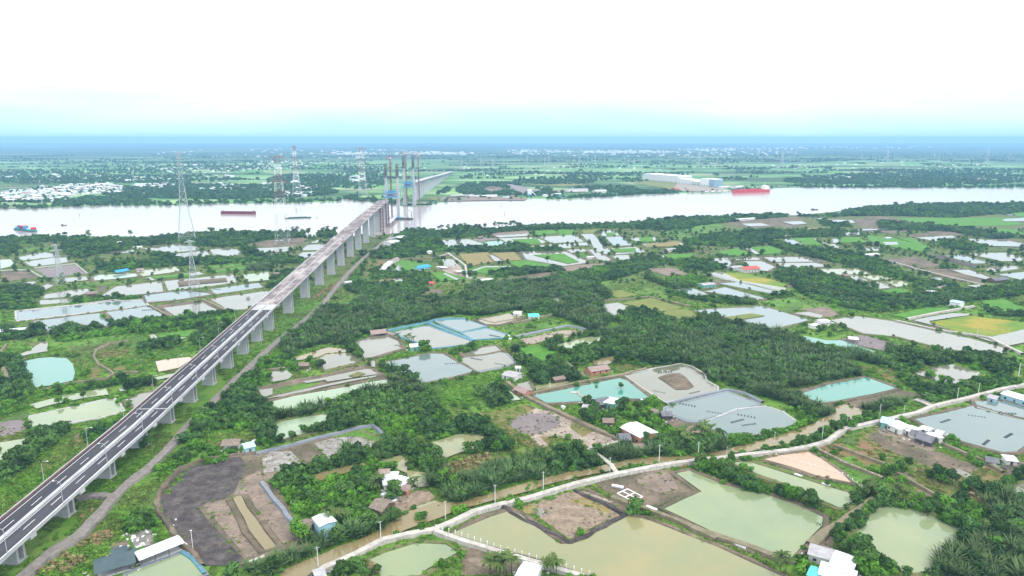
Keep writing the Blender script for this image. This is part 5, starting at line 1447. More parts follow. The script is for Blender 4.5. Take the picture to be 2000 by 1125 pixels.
HOUSES = """
H|1075,968,1405,838|6|3|w|t|o|long white-roofed open shed beside the green pond at bottom left|shed
H|745,1050,1040,965|9|2.8|n|t|o|dark green net-roofed shed at the bottom left corner of the pond|shed
H|878,945,985,918|6|3.4|n|d|c|small dark-roofed shed behind the green net-roofed one|shed
P|437,864,469,863|7|2.6|t|t|o|thatched hut beside the tiny pond near the viaduct|hut
E|105,1085,180,1068|6|3|b|b|c|small house with pale blue roof beside the thatched hut by the viaduct|house
E|1095,200,1210,188|9|2.6|p|t|o|weathered pinkish stilt hut at the corner of the net-edged ponds|hut
E|1210,190,1290,215|3|2.2|p|t|o|narrow covered walkway leading from the pinkish stilt hut|walkway
E|538,448,612,444|6|2.6|t|t|c|small thatched hut between bushes left of two white ponds|hut
E|1405,300,1470,296|8|3.2|w|g|c|small white-roofed house with green walls by palms at the slate pond|house
F|420,38,468,42|7|3.4|w|w|c|small white house at the edge of the palm forest above the brown pond|house
F|530,62,608,60|10|3.0|c|w|c|house with vivid turquoise roof above the green field|house
F|350,512,450,532|9|2.8|g|w|c|grey-white roofed house on the path left of the round garden|house
F|430,468,465,468|4|2.6|w|w|c|tiny white shed just above the grey-white roofed house|shed
F|448,628,530,664|7|2.6|p|o|c|pink tin-roofed shed left end of the turquoise pond bank|shed
F|995,488,1138,466|8|2.8|p|o|c|long hut with faded pink roof and orange wall on the bare yard|hut
F|720,560,800,545|5|2.4|t|t|c|thatched roof half hidden in the round garden|hut
F|1050,742,1148,724|9|3|d|d|c|dark-roofed shed beside the turquoise pond|shed
F|1140,722,1215,735|9|3.6|w|g|c|white-roofed house with green wall on the turquoise pond bank|house
F|955,770,1010,775|5|2.2|g|t|o|small grey lean-to left of the dark-roofed pond shed|shed
F|1310,917,1470,998|11.5|4.2|w|o|c|large house with broad white metal roof amid trees|house
F|1235,1012,1315,1010|8|2.8|d|d|c|dark tin shed at the left of the large white-roofed house|shed
F|1348,1085,1420,1080|5|2.3|t|t|c|small grey thatched hut below the large white-roofed house|hut
F|1112,882,1190,884|6|2.3|t|t|c|grey thatched hut in bushes left of the large white roof|hut
F|1565,832,1642,830|6|2.6|d|d|c|black-roofed hut at the corner of the slate lined pond|hut
F|1492,802,1540,810|4|2.2|t|t|o|tiny brown shelter left of the black-roofed hut|shelter
G|1022,170,1070,174|7|2.8|w|w|o|white open pavilion on the purple mud by the turquoise channel|pavilion
G|812,100,845,95|5|2.6|w|w|c|small white hut at the corner of the big pale ponds|hut
G|845,86,900,80|6|2.8|g|w|c|low grey-roofed house right of the small white pond hut|house
G|1208,626,1268,638|9|3.4|b|g|c|house with pale roof and green wall, first of the pond-side row|house
G|1265,640,1345,676|9|3.2|w|w|c|long white-roofed house, second of the pond-side row|house
G|1345,668,1405,690|8|2.8|w|w|c|white-roofed house in the middle of the pond-side row|house
G|1375,695,1440,712|7|2.4|d|w|c|dark patched roof shed in the lower middle of the pond-side row|shed
G|1430,668,1478,684|5|2.6|w|w|c|narrow white-roofed shed on the pond edge of the row|shed
G|1415,716,1500,742|9|2.6|d|d|c|low dark patchwork roof at the lower end of the pond-side row|shed
G|1470,716,1525,714|6|2.8|w|w|c|bright white square roof near the lower end of the pond-side row|shed
G|1515,692,1545,700|4|2.4|w|w|c|tiny white hut alone past the end of the pond-side row|hut
G|1895,475,2050,520|9|3.4|w|b|c|long white-roofed building at the right edge beside the road|house
G|1806,496,1850,506|7|2.8|g|b|c|small grey-roofed house at the roadside near the right edge|house
G|1890,838,1950,845|6|2.6|w|w|c|small white shed on the slope below the slate pond at right|shed
G|1785,845,1850,855|6|2.2|d|d|o|dark netted shelter between slate pond and small white shed|shelter
I|1165,322,1240,318|8|2.8|p|t|c|rusty pink roof at the left of the farmhouse group by the olive pond|house
I|1205,345,1300,345|8|3|w|w|c|large white roof of the farmhouse by the olive pond|house
I|1285,365,1380,395|7|2.8|w|w|c|white roof on the right of the farmhouse by the olive pond|house
I|1195,392,1250,385|5|2.6|w|w|c|small pale lean-to roof in front of the farmhouse|shed
I|1355,430,1398,436|5|2.4|p|o|c|small orange-brown hut at the right end of the farmhouse|hut
I|1140,550,1235,582|8|2.6|t|t|c|thatched house with a dark solar patch left of the bare yard|house
I|705,650,760,715|6|6.2|w|b|c|tall narrow house with white roof and blue walls|house
I|562,715,645,728|7|2.8|t|t|c|thatched hut left of the tall blue-walled house|hut
I|660,1112,730,1092|5|2.4|g|g|c|grey roof corner at the roadside at the bottom edge|shed
J|465,1072,600,1104|9|3.2|w|w|c|bright white roof beside palms at the bottom edge|house
K|715,702,862,742|7|3.2|g|w|c|grey metal roof of the bottom right group nearest the path|house
K|858,748,985,792|8.5|3.4|w|w|c|white metal roof behind the largest roof of the bottom right group|house
K|780,815,985,875|8|3.8|w|w|c|largest white metal roof with small vents at the bottom right|house
K|715,832,790,858|6|3.0|c|w|c|turquoise-edged roof at the left of the bottom right group|house
B|305,668,350,656|14|4.5|w|w|c|lower white warehouse roof beside the service track at the river|warehouse
B|352,642,394,632|14|4.5|w|w|c|upper white warehouse roof beside the service track at the river|warehouse
B|310,648,335,640|7|3|g|w|c|small grey roof left of the upper riverside warehouse|shed
B|276,818,300,792|6|2.8|w|w|c|first white tent roof of the diagonal line by the bridge|shed
B|300,790,322,772|6|2.8|w|w|c|middle white tent roof of the diagonal line by the bridge|shed
B|325,770,358,754|6|2.8|p|w|c|pinkish last roof of the diagonal line by the bridge|shed
B|690,828,726,824|9|3.2|w|w|o|white pavilion with pointed roof at the corner of the rice plots|pavilion
B|585,802,640,806|5|2.4|w|w|o|long white canopy beside the square pond plots|canopy
B|468,808,530,798|10|3|u|b|c|bright blue roof inside the rice field|house
B|800,878,888,870|7|2.8|w|w|c|long white roof south of the rice plots|shed
B|540,892,565,892|7|2.6|r|o|c|small red roof at the corner of the striped rice plot|hut
B|66,889,102,884|6|2.6|w|w|c|small white roof beside the service track under trees|hut
B|1860,707,1905,700|8|3|g|w|c|small grey house at the edge of the olive plot|house
B|1420,748,1452,745|6|2.6|w|w|c|tiny white house between white ponds in the middle|hut
B|520,720,545,715|6|2.8|w|w|c|tiny white house below the riverside trees|hut
B|810,638,835,637|7|2.6|t|t|c|small brown hut on the bank above the turquoise pond|hut
C|362,805,420,800|10|3.2|g|w|c|grey hipped roof beside the red-roofed house|house
C|422,815,508,808|12|3.6|r|p|c|red-roofed house on the pond corner among coconut palms|house
C|198,902,265,895|9|3.4|g|g|c|grey-roofed house with teal wall between slate ponds|house
C|1105,735,1180,730|9|3.2|w|w|c|white-roofed house at the head of the drying plots|house
C|662,632,690,630|6|2.4|p|t|c|tiny pink hut above the bright rice plots|hut
C|1226,642,1250,640|6|2.6|w|b|c|tiny blue-white hut in the rice plots|hut
C|990,852,1020,848|6|2.4|t|t|c|small brown hut in the middle of the milky pond|hut
C|390,537,490,530|9|3|w|w|c|long low white shed near the river bank|shed
C|1815,875,1895,868|10|3.2|d|t|c|dark-roofed house beside the pale plot at right|house
C|1600,992,1655,1002|9|5|b|w|c|two-storey pale blue house by the rice field at right|house
C|1450,936,1510,940|7|2.6|w|w|c|small white roof under trees beside the rice field|house
C|1515,922,1560,915|7|2.6|p|p|c|pink roof under the trees at right|house
C|1640,926,1668,924|6|2.6|p|w|c|small pale house at the end of the tree line at right|house
C|860,1106,900,1100|7|2.8|w|w|c|small white hut at the corner of the island pond|hut
C|1740,312,1775,310|14|4|p|w|c|lone pinkish roof in the far bank woods at right|house
A|640,667,685,662|8|3|w|w|c|small white house in front of the river trees at left|house
A|640,832,708,820|8|3|u|b|o|dark blue roofed shed at the corner of the green shallow pond|shed
A|485,952,540,946|8|2.8|t|t|c|brown thatched hut by the pond dike at left|hut
A|745,692,790,688|7|2.6|w|w|c|low white shed beside the pale pond near the pylon|shed
A|762,820,800,816|6|2.6|p|p|c|tiny pink hut above the olive pond at left|hut
A|1525,842,1556,838|6|2.6|t|o|c|small thatched hut left of the viaduct|hut
D|-30,184,198,166|7|3|w|w|c|long white roof behind dark trees at the left edge|shed
V|110,205,298,192|22|5|g|d|o|long grey-roofed riverside shed on the far bank|warehouse
V|335,190,385,186|16|5|g|w|c|square grey-roofed building right of the long riverside shed|warehouse
V|415,198,470,197|10|4|w|w|c|low white row on the far bank quay|shed
V|500,200,545,198|14|5|w|d|c|white roof with dark wall on the far bank quay|warehouse
V|555,196,690,194|16|5|w|w|c|long white warehouse on the far bank quay|warehouse
V|782,212,830,208|14|4|g|w|c|grey shed beside the orange sand heap on the far quay|shed
V|1268,188,1302,190|14|5|w|w|c|white gabled building right of the far quay|house
V|1390,178,1462,174|14|5|w|g|c|white-roofed shed beside the moored flat barge|shed
V|1350,187,1382,186|10|4|w|w|c|small white hut left of the shed by the moored barge|hut
V|1550,125,1780,118|26|7|g|w|c|very long pale roof behind the far bank trees|warehouse
V|1872,138,2010,134|22|6|w|w|c|long pale building right of the lone tall tree on the far bank|warehouse
W|530,314,592,310|16|5|r|o|c|small red-roofed building at the waterside below the factory|house
W|1180,283,1310,277|16|5|w|w|c|low white tank shed left of the tanker|warehouse
W|1330,283,1400,280|14|5|g|w|c|grey low shed in the gap left of the tanker|warehouse
W|1400,280,1500,275|16|6|w|w|c|low white tank shed behind the tanker|warehouse
"""
for ln_ in HOUSES.strip().splitlines():
    t, c4, wd, h, rf, wl, op, lb, ct = ln_.split('|'); x1, y1, x2, y2 = map(float, c4.split(','))
    nm = {'house': 'house', 'shed': 'shed', 'hut': 'hut', 'warehouse': 'warehouse'}.get(ct, ct)
    big = t in 'VW'
    house(t, x1, y1, x2, y2, float(wd), float(h), rf, wl, lb, ct, nm, 0.14 if rf in 'wgbc' else 0.4, op == 'o', kidz=not big)
# white factory on the far bank
def block(label, t, x1, y1, x2, y2, dp, h, m_, bays, side=None):
    a = G(*tp(t, x1, y1)); b = G(*tp(t, x2, y2)); L_ = math.hypot(b[0] - a[0], b[1] - a[1]); rz = math.atan2(b[1] - a[1], b[0] - a[0])
    o = thing('factory_hall', label, 'factory', ((a[0] + b[0]) / 2 - math.sin(rz) * dp / 2, (a[1] + b[1]) / 2 + math.cos(rz) * dp / 2, 0), rz)
    MB().box((0, 0, 0), (L_, dp, h)).build('wall', m_, o)
    for k in range(bays):
        w_ = L_ / bays; x = -L_ / 2 + (k + .5) * w_; rise = min(3.0, w_ * .08)
        MB().add([(x - w_ / 2, -dp / 2 - .5, h + .02), (x + w_ / 2, -dp / 2 - .5, h + .02), (x + w_ / 2, dp / 2 + .5, h + .02), (x - w_ / 2, dp / 2 + .5, h + .02), (x, -dp / 2 - .5, h + rise), (x, dp / 2 + .5, h + rise)],
                 [(0, 1, 4), (3, 5, 2), (0, 4, 5, 3), (1, 2, 5, 4)]).build('roof_bay', M_WHITE, o)
        MB().box((x, -dp / 2 - .1, 0), (5, .2, 5)).build('loading_door', M_ROOF['g'], o)
    return o
block('longest and tallest white factory hall on the far bank', 'W', 112, 192, 600, 236, 60, 23, M_WALL['w'], 8)
block('lower white factory hall right of the longest one', 'W', 600, 238, 785, 262, 50, 15, M_WALL['w'], 4)
block('white factory block with blue-grey right wall', 'W', 905, 270, 1030, 283, 45, 23, M_WALL['w'], 3)
block('blue-grey factory block at the right end of the factory', 'W', 1030, 283, 1105, 288, 45, 23, mat('blue_grey_sheet', (0.26, 0.34, 0.44)), 2)
block('small pale link building between the factory halls', 'W', 795, 262, 895, 270, 35, 12, M_WALL['p'], 3)
q = G(*tp('V', 1090, 200)); t = thing('silo_building', 'tall white loading silo with sloping conveyor on the far quay', 'silo', q)
MB().box((0, 0, 0), (11, 11, 4)).build('base', M_BLUE, t); MB().box((0, 0, 4), (11, 11, 12)).build('silo_body', M_STEELW, t); MB().bar((4, 0, 12), (16, -8, 2), .9).build('conveyor', M_STEELW, t)
for px, py, r, h, m_, lb in ((640, 120, 40, 9, 'm', 'reddish brown ore heap behind the far quay'), (560, 150, 24, 6, 'l', 'purple grey material heap left of the ore heap'), (885, 215, 12, 6, 't', 'pale orange sand cone on the far quay')):
    q = G(*tp('V', px, py)); v = [(0, 0, h)]; n = 14
    for k in range(n): a = 6.28 * k / n; v.append((r * .45 * math.cos(a) * random.uniform(.8, 1.2), r * .35 * math.sin(a), h * .62))
    for k in range(n): a = 6.28 * k / n; v.append((r * math.cos(a), r * .7 * math.sin(a), 0))
    f = [(0, 1 + k, 1 + (k + 1) % n) for k in range(n)] + [(1 + k, 1 + n + k, 1 + n + (k + 1) % n, 1 + (k + 1) % n) for k in range(n)]
    o = MB().add(v, f).build('material_heap', MS[m_], None, True); o.location = q; tag(o, lb, 'heap')
for poly, k in (('0,235 60,215 600,215 900,225 1060,235 1030,262 700,262 400,268 0,275', 'p'), ('500,130 700,120 760,150 700,170 520,172', 'l'), ('800,65 850,62 1120,120 1260,150 1000,180 900,170', 'l'), ('1360,135 1550,130 1780,122 1780,165 1370,165', 'p')):
    sheet('bare_yard', pts('V', poly), zl() + .1, MS[k]); 
sheet('bare_yard', pts('W', '80,190 700,255 1100,300 1340,330 1340,352 700,352 500,330 300,260 60,200'), zl() + .1, MS['s'])
for poly in ('W 0,170 110,160 600,225 540,320 300,290 0,240', 'V 1080,55 1340,70 1700,40 1740,75 1500,95 1100,70', 'U 1330,180 1540,180 1560,270 1320,265', 'Y 280,95 500,70 800,55 780,90 450,110 300,110'):
    sheet('far_field', ptsl(poly), zl() + .1, MS['o'])
for poly in ('X 900,325 1270,315 1280,345 930,350', 'X 780,395 1000,395 990,412 820,415', 'X 1740,260 2000,235 2000,290 1760,300'): sheet('far_field', ptsl(poly), zl() + .1, MS['r'])

# towns on the far bank: every house a thing while it can be told apart
def simple(name, wmat, rmat, w_, d, h):
    o = bpy.data.objects.new(name, None)
    wl = MB().box((0, 0, 0), (w_, d, h)).build('wall', wmat); 
    rf = MB().add([(-w_ / 2 - .4, -d / 2 - .5, h), (w_ / 2 + .4, -d / 2 - .5, h), (w_ / 2 + .4, d / 2 + .5, h), (-w_ / 2 - .4, d / 2 + .5, h), (-w_ / 2 - .4, 0, h + d * .16), (w_ / 2 + .4, 0, h + d * .16)], [(0, 1, 5, 4), (3, 4, 5, 2), (0, 4, 3), (1, 2, 5), (0, 3, 2, 1)]).build('roof', rmat)
    return wl.data, rf.data, wl, rf
kinds = []
for i, (rm, w_, d, h) in enumerate([('w', 14, 9, 4), ('w', 20, 10, 4.5), ('g', 13, 9, 4), ('p', 12, 9, 4), ('b', 16, 9, 4), ('r', 15, 10, 5), ('w', 9, 8, 7), ('w', 26, 12, 5)]):
    kinds.append(simple('village_house', M_WALL['w'], M_ROOF[rm], w_, d, h))
def town(n, t, poly, grp, lab, wts):
    poly = pts(t, poly); c = 0; tries = 0; placed = []
    while c < n and tries < n * 60:
        tries += 1; x = random.uniform(*sorted((poly[:, 0].min(), poly[:, 0].max()))); y = random.uniform(poly[:, 1].min(), poly[:, 1].max())
        if not pip(np.array([[x, y]]), poly)[0] or any(abs(x - a) < 17 and abs(y - b) < 22 for a, b in placed): continue
        placed.append((x, y)); k = random.choices(range(8), wts)[0]; o = thing('village_house', ['white', 'long white', 'grey', 'faded pink', 'pale blue', 'red', 'narrow tall white', 'very long white'][k] + '-roofed ' + lab, 'house', (x, y, 0), random.choice([0.1, 0.2, -0.1, 1.5, 0.3]), grp)
        s = random.uniform(.7, 1.15); o.scale = (s, s, s)
        for d, nm in ((kinds[k][0], 'wall'), (kinds[k][1], 'roof')): obj(nm, d, o)
        c += 1
WT = [5, 5, 3, 2, 3, 0.7, 2, 2]
town(175, 'Y', TOWN, 'houses of the riverside town on the left', 'house crowded in the riverside town at left', WT)
town(26, 'Y', '1650,140 2000,120 2000,185 1700,190', 'houses on the wooded far bank', 'small house among the far bank woods', WT)
for n, poly in ((10, '0,460 260,460 260,515 0,520'), (7, '540,520 800,520 800,545 540,540'), (12, '740,455 1000,470 1040,535 860,535 740,490'), (6, '1250,455 1370,455 1360,525 1250,525'), (16, '1490,560 1830,560 1820,610 1490,620'), (8, '1680,515 1900,515 1900,540 1680,535'), (8, '600,370 900,365 900,390 600,395'), (5, '1500,430 1850,440 1850,465 1500,460')):
    town(n, 'X', poly, 'houses on the wooded far bank', 'small house among the far bank woods', WT)
town(14, 'T', '0,430 130,420 180,470 60,490', 'houses on the wooded far bank', 'small house among the far bank woods', WT)
for k in kinds:
    for o in k[2:]: bpy.data.objects.remove(o)
# far towns reading only as pale specks
mb = MB()
for cxp, cyp, rx, ry, n in ((1230, 297, 90, 3, 170), (1380, 293, 60, 2.5, 90), (835, 299, 45, 2.5, 90), (690, 299, 45, 3, 60), (900, 300, 30, 3, 60), (1050, 296, 60, 3, 60), (1500, 290, 80, 3, 60), (1700, 288, 150, 3, 60), (100, 345, 110, 5, 60), (400, 330, 160, 8, 110), (560, 322, 80, 8, 70), (250, 350, 90, 5, 60), (1300, 300, 300, 6, 140), (1700, 325, 250, 8, 50), (600, 300, 300, 10, 120), (1620, 345, 60, 3, 18), (1600, 350, 40, 2, 14), (1000, 335, 300, 12, 60)):
    for _ in range(int(n * .75)):
        a = random.random() * 6.28; r = math.sqrt(random.random()); q = G(cxp + rx * r * math.cos(a), cyp + ry * r * math.sin(a)); d = q[1]; s = min(1.6, max(.6, d / 5500))
        mb.box((q[0], q[1], 0), (random.uniform(9, 24) * s, random.uniform(8, 14) * s, random.uniform(4, 9) * s), rz=random.uniform(-.3, .3))
o = mb.build('distant_town', M_WALL['w']); o['kind'] = 'stuff'

def fit16(s_):
    w_ = s_.split()
    while len(w_) > 16:
        for x in ('small', 'the', 'from', 'a', 'dark', 'young', 'full'):
            if x in w_[3:]: w_.pop(3 + w_[3:].index(x)); break
        else: w_ = w_[:16]
    return ' '.join(w_)
# ---------------------------------------------------------------- poles, lamps, posts
def epole(label, x, y, h=9.0, arms=1, first=[None]):
    if first[0] is None:
        t = thing('utility_pole', label, 'utility pole', (x, y, 0), 0.4, 'concrete power poles along the canal road')
        MB().bar((0, 0, 0), (0, 0, 9), .2, .13, n=6).build('shaft', M_CPOLE, t); MB().box((0, 0, 8.5), (1.9, .14, .14)).build('cross_arm', M_STEEL, t)
        for s in (-.8, 0, .8): MB().bar((s, 0, 8.64), (s, 0, 8.95), .09, n=5).build('insulator', M_DARK, t)
        first[0] = t; return t
    return dup(first[0], (x, y, 0), 0.4 + random.uniform(-.2, .2), h / 9, label)
for px, py, h, lb in [(622, 1112, 8.5, 'utility pole at the bottom edge left of the road'), (744, 1057, 8.5, 'utility pole beside the canal where the road leaves the bottom'), (870, 1016, 8.5, 'utility pole at the canal edge above the road fork'), (967, 985, 9, 'utility pole in front of the dark palm thicket, left one'), (1061, 958, 9, 'utility pole in front of the dark palm thicket, right one'), (1191, 925, 8, 'utility pole beside the curved footbridge'), (1287, 905, 9.5, 'utility pole below the large white-roofed house'), (1363, 897, 9, 'utility pole where the road passes the broad green pond'), (1419, 891, 5, 'short pole at the roadside left of the bend'), (1512, 869, 7, 'utility pole before the muddy canal bend'), (1605, 862, 8, 'utility pole on the outside of the road bend'), (1654, 833, 7, 'utility pole with a transformer over the brown canal'), (1718, 812, 7, 'utility pole behind the first row house'), (1765, 811, 6, 'utility pole beside the small culvert bridge'), (1806, 785, 6, 'utility pole behind the culvert bridge'), (1869, 783, 8, 'utility pole at the edge of the slate pond road'), (1910, 773, 8, 'utility pole second from the right edge on the road'), (1987, 748, 13, 'tall utility pole at the right edge'), (1962, 674, 9, 'utility pole at the end of the big pale pond'), (1972, 676, 8, 'pole just behind the one at the end of the big pale pond'), (1903, 687, 6, 'thin pole standing in the big pale pond'), (1908, 660, 7, 'thin pole along the pale dike road at right')]:
    g = G(px, py); epole(lb, g[0], g[1], h)
# thin transformer box on one pole
ORD = 'first second third fourth fifth sixth seventh eighth ninth tenth eleventh twelfth thirteenth fourteenth fifteenth sixteenth seventeenth eighteenth nineteenth twentieth'.split()
def lamp(label, y, side, first=[None]):
    x = cx(y) + side * 8.7; z = zd(y) + 1.05
    if first[0] is None:
        t = thing('street_lamp', label, 'street lamp', (x, y, z), 0, 'street lamps along the viaduct')
        MB().bar((0, 0, 0), (0, 0, 8.2), .13, .08, n=6).build('pole', M_STEEL, t); m_ = MB(); p = [(0, 0, 8.2), (-.4, 0, 8.9), (-1.2, 0, 9.2), (-2.3, 0, 9.25)]
        for a, b in zip(p[:-1], p[1:]): m_.bar(a, b, .07, n=5)
        m_.build('arm', M_STEEL, t); MB().box((-2.6, 0, 9.15), (.9, .35, .16)).build('lamp_head', M_STEELW, t); first[0] = t
        t.rotation_euler = (0, 0, 0 if side > 0 else math.pi); return t
    return dup(first[0], (x, y, z), 0 if side > 0 else math.pi, 1, label)
for i, y in enumerate([175, 208, 240, 272, 304, 336, 368, 400, 432, 464, 496]):
    lamp('%s lamp from the bottom left on the right parapet of the viaduct' % ORD[i], y, 1)
    lamp('%s lamp from the bottom left on the left parapet of the viaduct' % ORD[i], y + 16, -1)
g = G(377, 1074); t = thing('yard_lamp', 'single thin white lamp pole on the dark soil by the long white shed', 'lamp', g); MB().bar((0, 0, 0), (0, 0, 8), .12, n=5).build('pole', M_CPOLE, t); MB().box((0, 0, 8), (.7, .3, .15)).build('lamp_head', M_STEELW, t)
def along(t, co, step):
    p = pts(t, co); out = []; carry = 0
    for a, b in zip(p[:-1], p[1:]):
        l = float(np.hypot(*(b - a))); s = carry
        while s < l: out.append(a + (b - a) * s / l); s += step
        carry = s - l
    return out
pm = MB().box((0, 0, 0), (.16, .16, 1.25)); p0 = None; n_ = 0
for side, co in (('upper', '640,1107 690,1087 750,1055 825,1038'), ('upper', '880,1022 925,1000 950,994 1025,975 1125,945 1200,927 1275,912 1310,906'), ('lower', '905,1015 950,1001 1025,983 1125,953 1200,936 1275,921 1320,914')):
    for q in along('P', co, 5.5):
        if p0 is None: p0 = pm.build('guard_post', M_STEELW); me0 = p0.data; o = p0
        else: o = obj('guard_post', me0)
        o.location = (q[0], q[1], 0.35); tag(o, 'short white guard post on the %s edge of the pale canal road' % side, 'post', 'guard posts along the canal road, %s edge' % side)
for lb, co, step in (('white post fence along the side road below the pale olive pond', '852,1036 900,1050 975,1076 1025,1090 1112,1115 1160,1130', 2.9), ('thin white post fence on the bank of the narrow pale pond', '1480,880 1560,905 1650,930 1700,965', 3.0), ('thin post fence dividing the rough fields', '1592,879 1650,909 1725,937', 3.0)):
    t = thing('post_fence', lb, 'fence'); ps = along('P', co, step); me = None
    hh = 2.1 if 'side road' in lb else 1.2
    for q in ps:
        if me is None: o = MB().box((0, 0, 0), (.3, .3, hh)).build('post', M_STEELW, t); me = o.data
        else: o = obj('post', me, t)
        o.location = (q[0], q[1], 0.4)
    for zz in ((.5, hh * .8) if hh < 1.5 else (.45,)):
        for a, b in zip(ps[:-1], ps[1:]): MB().bar((a[0], a[1], zz), (b[0], b[1], zz), .05 if hh < 1.5 else .13).build('rail', M_STEELW, t)
# footbridge over the canal and small culvert
t = thing('footbridge', 'narrow curved concrete footbridge crossing the brown canal to the road', 'footbridge'); p = wobble(pts('J', '1000,145 1060,190 1120,230 1175,275 1215,335'), 0, 3, False)
v, f = strip(p, [-1.1, -1.1, 1.1, 1.1], [1.0, 1.5, 1.5, 1.0], False); MB().add(v, f).build('walkway', M_CONC, t)
for q in p[::2]:
    for s in (-.9, .9): MB().box((q[0] + s, q[1], -.3), (.25, .25, 1.4)).build('pile', M_PIER, t)
ROADS.append((p, 3))
t = thing('culvert_bridge', 'small flat concrete bridge joining the road from the palm side', 'bridge'); p = pts('G', '1390,522 1440,538 1500,570'); v, f = strip(p, [-2, -2, 2, 2], [.6, 1.0, 1.0, .6], False); MB().add(v, f).build('deck', M_CONC, t); ROADS.append((p, 5))
for s in (-1.9, 1.9):
    v, f = strip(p, [s - .1, s - .1, s + .1, s + .1], [1.01, 1.5, 1.5, 1.01], False); MB().add(v, f).build('parapet', M_CONC, t)
# pier in the turquoise pond
a = G(*tp('F', 965, 722)); b = G(*tp('F', 905, 676)); t = thing('pond_jetty', 'small pale wooden jetty reaching into the turquoise pond', 'jetty'); MB().bar((a[0], a[1], .9), (b[0], b[1], .9), .75).build('walkway', M_CONC, t); MB().box((b[0] - 1, b[1], .7), (5, 2.4, .3)).build('platform', M_CONC, t)
for k in (-2, 0, 2): MB().box((b[0] - 1 + k, b[1], -.2), (.2, .2, .9)).build('pile', M_BARK, t)
# foundation frame
t = thing('building_foundation', 'pale concrete strip foundation of four rooms on the bare brown plot', 'foundation'); c4 = pts('J', '1222,485 1303,450 1420,510 1338,545'); cc = c4.mean(0); ROADS.append((c4, 1))
mid = [(c4[i] + c4[(i + 1) % 4]) / 2 for i in range(4)]
for a, b in [(c4[i], c4[(i + 1) % 4]) for i in range(4)] + [(mid[0], mid[2]), (mid[1], mid[3])]: MB().bar((a[0], a[1], .35), (b[0], b[1], .35 + random.uniform(0, .02)), .34).build('beam', mat('white_new_concrete', (.62, .61, .58)), t)
for i, (t_, x1, y1, x2, y2, lb) in enumerate([('J', 1450, 592, 1530, 625, 'white sheet-covered stack on the dike, upper left one'), ('J', 1922, 792, 2010, 832, 'white sheet-covered stack on the dike, second from upper left'), ('K', 95, 608, 160, 638, 'white sheet-covered stack on the dike, third along'), ('K', 258, 678, 330, 708, 'white sheet-covered stack on the dike, last one'), ('J', 1180, 428, 1270, 445, 'white concrete piles stacked on the bare plot'), ('K', 620, 262, 665, 278, 'small white trough on the narrow pond bank, left one'), ('K', 785, 318, 835, 334, 'small white trough on the narrow pond bank, right one'), ('I', 130, 1040, 270, 985, 'pale concrete slab at the foot of the bare site')]):
    a = pts(t_, '%d,%d %d,%d' % (x1, y1, x2, y2)); d = a[1] - a[0]; o = MB().box((0, 0, 0), (float(np.hypot(*d)), 1.5, .7)).build('covered_stack' if 'sheet' in lb else 'concrete_pile_stack', M_WHITE if 'slab' not in lb else M_CONC); o.location = ((a[0][0] + a[1][0]) / 2, (a[0][1] + a[1][1]) / 2, .45); o.rotation_euler = (0, 0, math.atan2(d[1], d[0])); tag(o, lb, 'stack')
# aerators on the lined ponds
def aer(label, t_, x, y, rz, first=[None]):
    g = G(*tp(t_, x, y), .3)
    if first[0] is None:
        o = thing('paddle_aerator', label, 'aerator', (g[0], g[1], .12), rz, 'paddle wheel aerators on the ponds')
        for s in (-.8, .8): MB().box((0, s, 0), (9.5, .35, .3)).build('float', M_DARK, o)
        for k in range(6): MB().box((-4 + k * 1.6, 0, .2), (.5, 1.5, .7)).build('paddle_wheel', M_DARK, o)
        MB().bar((-4.6, 0, .6), (4.6, 0, .6), .08).build('shaft', M_STEEL, o); first[0] = o; return
    dup(first[0], (g[0], g[1], .12), rz, random.uniform(.85, 1.1), label)
for i, (t_, x, y, a, lb) in enumerate([('E', 1430, 525, .35, 'lower left of the slate pond in the centre'), ('E', 1725, 445, .2, 'right side of the slate pond in the centre'), ('F', 122, 410, -.5, 'left of the two on the pale slate pond'), ('F', 305, 450, -.5, 'right of the two on the pale slate pond'), ('F', 265, 230, -.6, 'on the slate pond beside the blue net'), ('F', 1550, 667, -.6, 'lower left of the white-lined pond with the mud bed'), ('F', 1825, 672, .5, 'lower right of the white-lined pond with the mud bed'), ('F', 1595, 515, .2, 'top of the white-lined pond with the mud bed'), ('F', 1770, 770, -.5, 'upper left of the large slate lined pond'), ('G', 270, 592, -.45, 'lower right of the large slate lined pond'), ('G', 450, 612, -.5, 'top of the oval white-edged pond'), ('G', 400, 640, .5, 'left of the oval white-edged pond'), ('G', 465, 660, .3, 'bottom of the oval white-edged pond'), ('G', 1560, 640, .5, 'left end of the big slate pond at right'), ('G', 1735, 613, -.4, 'top of the big slate pond at right'), ('G', 1912, 722, .6, 'lower right of the big slate pond at right'), ('G', 1787, 760, .7, 'bottom corner of the big slate pond at right'), ('G', 1905, 597, -.1, 'slate pond strip at the right edge'), ('D', 1155, 25, .15, 'upper slate pond left of the viaduct'), ('D', 960, 98, .2, 'lower slate pond left of the viaduct'), ('A', 1210, 930, -.1, 'narrow slate pond left of the viaduct')]):
    aer(fit16('dark paddle wheels, ' + lb), t_, x, y, a)
